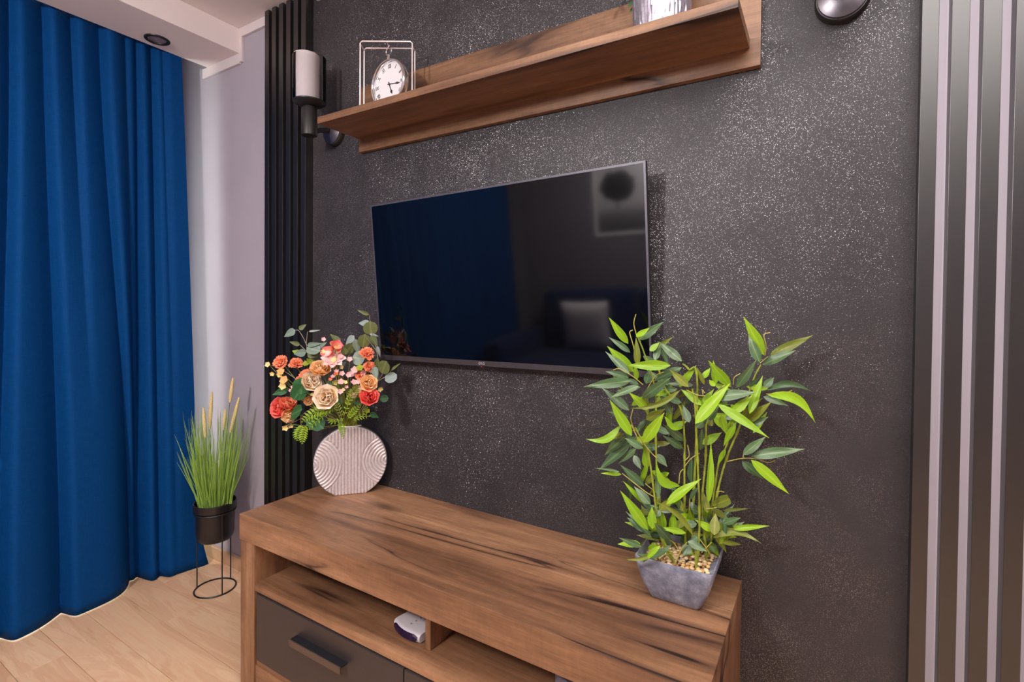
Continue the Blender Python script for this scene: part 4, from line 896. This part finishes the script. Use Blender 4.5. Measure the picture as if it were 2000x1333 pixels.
for tx, ty, bx, by, dn in ((397, 797, 401, 855, .02), (414, 766, 409, 838, .0), (455, 739, 449, 786, .0), (467, 777, 450, 845, .02), (440, 800, 437, 840, -.02)):
    T, B = hp(tx, ty, dn), hp(bx, by, dn); P = [B.lerp(T, i/14) for i in range(15)]; base = Vector((GP.x+(B.x-GP.x)*.3, GP.y+(B.y-GP.y)*.3, .34))
    rad = [.0016+.0062*math.sin(math.pi*min(1, .10+.86*i/14))**.6*(1+.10*R.uniform(-1, 1)) for i in range(15)]
    o = MB().tube(P, rad, 10).build('foxtail', M_plume, gr, True)
    b = MB()
    for k in range(150):
        t = R.random(); p = B.lerp(T, t); an = R.uniform(0, 6.28); d = Vector((math.cos(an), math.sin(an), .9)).normalized(); r_ = .0075
        s = d.orthogonal().normalized()*.00035; b.raw([p-s, p+s, p+d*(r_+.003)], [(0, 1, 2)])
    ob = b.build('bristle', M_plume, o); ob['kind'] = 'stuff'
    MB().tube(bez([base, base.lerp(B, .6)+Vector((0, 0, .01)), B], 6), .0012, 6).build('stem', M_gst, gr, True)
MB().lathe([(.0, .340), (.069, .341)], 30, Matrix.Translation(GP), False, False).build('soil', plain('dark_soil', lin(60, 70, 36), .9, noise=.2, scale=200), gr)

# ------------------------------------------------------------------ the other side of the room, seen mirrored in the screen
M_sofa = plain('navy_velvet_sofa', lin(8, 34, 78), .8, 0, .2, .06, 30, **{'Sheen Weight': .2})
so = thing('sofa', 'navy blue sofa seen only as a reflection in the television screen', 'sofa', (-1.3, -2.6, 0))
MB().box((-2.30, -2.95, .08), (-.30, -2.05, .30), .03).build('base', M_sofa, so, True)
for k in range(2):
    x0 = -2.12+.85*k; MB().box((x0, -2.70, .30), (x0+.845, -2.03, .46), .05).build('seat_cushion', M_sofa, so, True)
    MB().box((x0, -3.02, .36), (x0+.845, -2.74, .955), .07).build('back_cushion', M_sofa, so, True)
for x0 in (-2.33, -.42): MB().box((x0, -3.0, .10), (x0+.20, -2.05, .62), .06).build('armrest', M_sofa, so, True)
for x0 in (-2.2, -.45):
    for y0 in (-2.9, -2.15): MB().box((x0, y0, 0.0005), (x0+.05, y0+.05, .082), .004).build('leg', M_black, so)
v = []; f = []; n_ = 14
for sg in (1, -1):
    for i in range(n_+1):
        for j in range(n_+1):
            a, c = 2*i/n_-1, 2*j/n_-1; e = (1-a**4)*(1-c**4); pinch = 1-.07*(1-abs(a)**1.5)*abs(c)**3
            v.append((.215*a*(1-.06*(1-c*c)*abs(a)**3), sg*.065*e**.55, .215*c*(1-.06*(1-a*a)*abs(c)**3)))
for h in range(2):
    for i in range(n_):
        for j in range(n_): a = h*(n_+1)**2+i*(n_+1)+j; f.append((a, a+1, a+n_+2, a+n_+1))
o = MB().raw(v, f, Matrix.Translation((-1.66, -2.645, .672)) @ Matrix.Rotation(math.radians(-12), 4, 'X')).build('cushion', plain('silver_satin_cushion', lin(240, 234, 236), .45, 0, .6, .03, 40), None, True)
tag(o, 'silver satin cushion on the navy sofa, mirrored in the television screen', 'cushion')
pf = thing('framed_picture', 'white framed tree print mirrored at the upper right of the television screen', 'picture', (-1.46, YF, 1.68))
px0, px1, pz0, pz1 = -1.73, -1.19, 1.39, 2.00; fw = .03
M_fr = plain('white_picture_frame', lin(225, 220, 222), .4, noise=.01)
for a, c in (((px0, pz0), (px1, pz0+fw)), ((px0, pz1-fw), (px1, pz1)), ((px0, pz0+fw), (px0+fw, pz1-fw)), ((px1-fw, pz0+fw), (px1, pz1-fw))): MB().box((a[0], YF+.0005, a[1]), (c[0], YF+.022, c[1]), .002).build('frame_bar', M_fr, pf)
q = N('tree_print'); tc = q.n('TexCoord'); sp = q.n('SeparateXYZ'); q.l(tc.outputs['Object'], sp.inputs[0]); nz = q.noise(q.coord((9, 9, 9)), 1, 5)
X_, Z_ = sp.outputs[0], sp.outputs[2]
cx = q.math('POWER', q.math('MULTIPLY', q.math('SUBTRACT', X_, -.05), 6.2), 2); czz = q.math('POWER', q.math('MULTIPLY', q.math('SUBTRACT', Z_, .13), 7.2), 2)
dd = q.math('ADD', q.math('ADD', cx, czz), q.math('MULTIPLY', q.math('SUBTRACT', nz, .5), 1.6)); crown = q.ramp(dd, [(.75, 1.0), (1.0, 0.0)])
mp = q.math('ABSOLUTE', q.math('ADD', X_, .05)); trunk = q.math('MULTIPLY', q.math('LESS_THAN', mp, .008), q.math('LESS_THAN', q.math('ABSOLUTE', q.math('SUBTRACT', Z_, .0)), .06))
gnd = q.ramp(q.math('ADD', Z_, q.math('MULTIPLY', q.math('SUBTRACT', nz, .5), .06)), [(.0, .0), (.002, .0)]); g2 = q.ramp(q.math('ADD', q.math('MULTIPLY', Z_, 2.0), .5), [(0, lin(70, 68, 72)), (.28, lin(120, 116, 120)), (.42, lin(180, 176, 178)), (.8, lin(205, 200, 203))])
q.set(q.mix(q.math('MAXIMUM', crown, trunk), g2, lin(26, 24, 26)), .5)
MB().box((px0+fw, YF+.0005, pz0+fw), (px1-fw, YF+.010, pz1-fw)).build('print', q.m, pf)
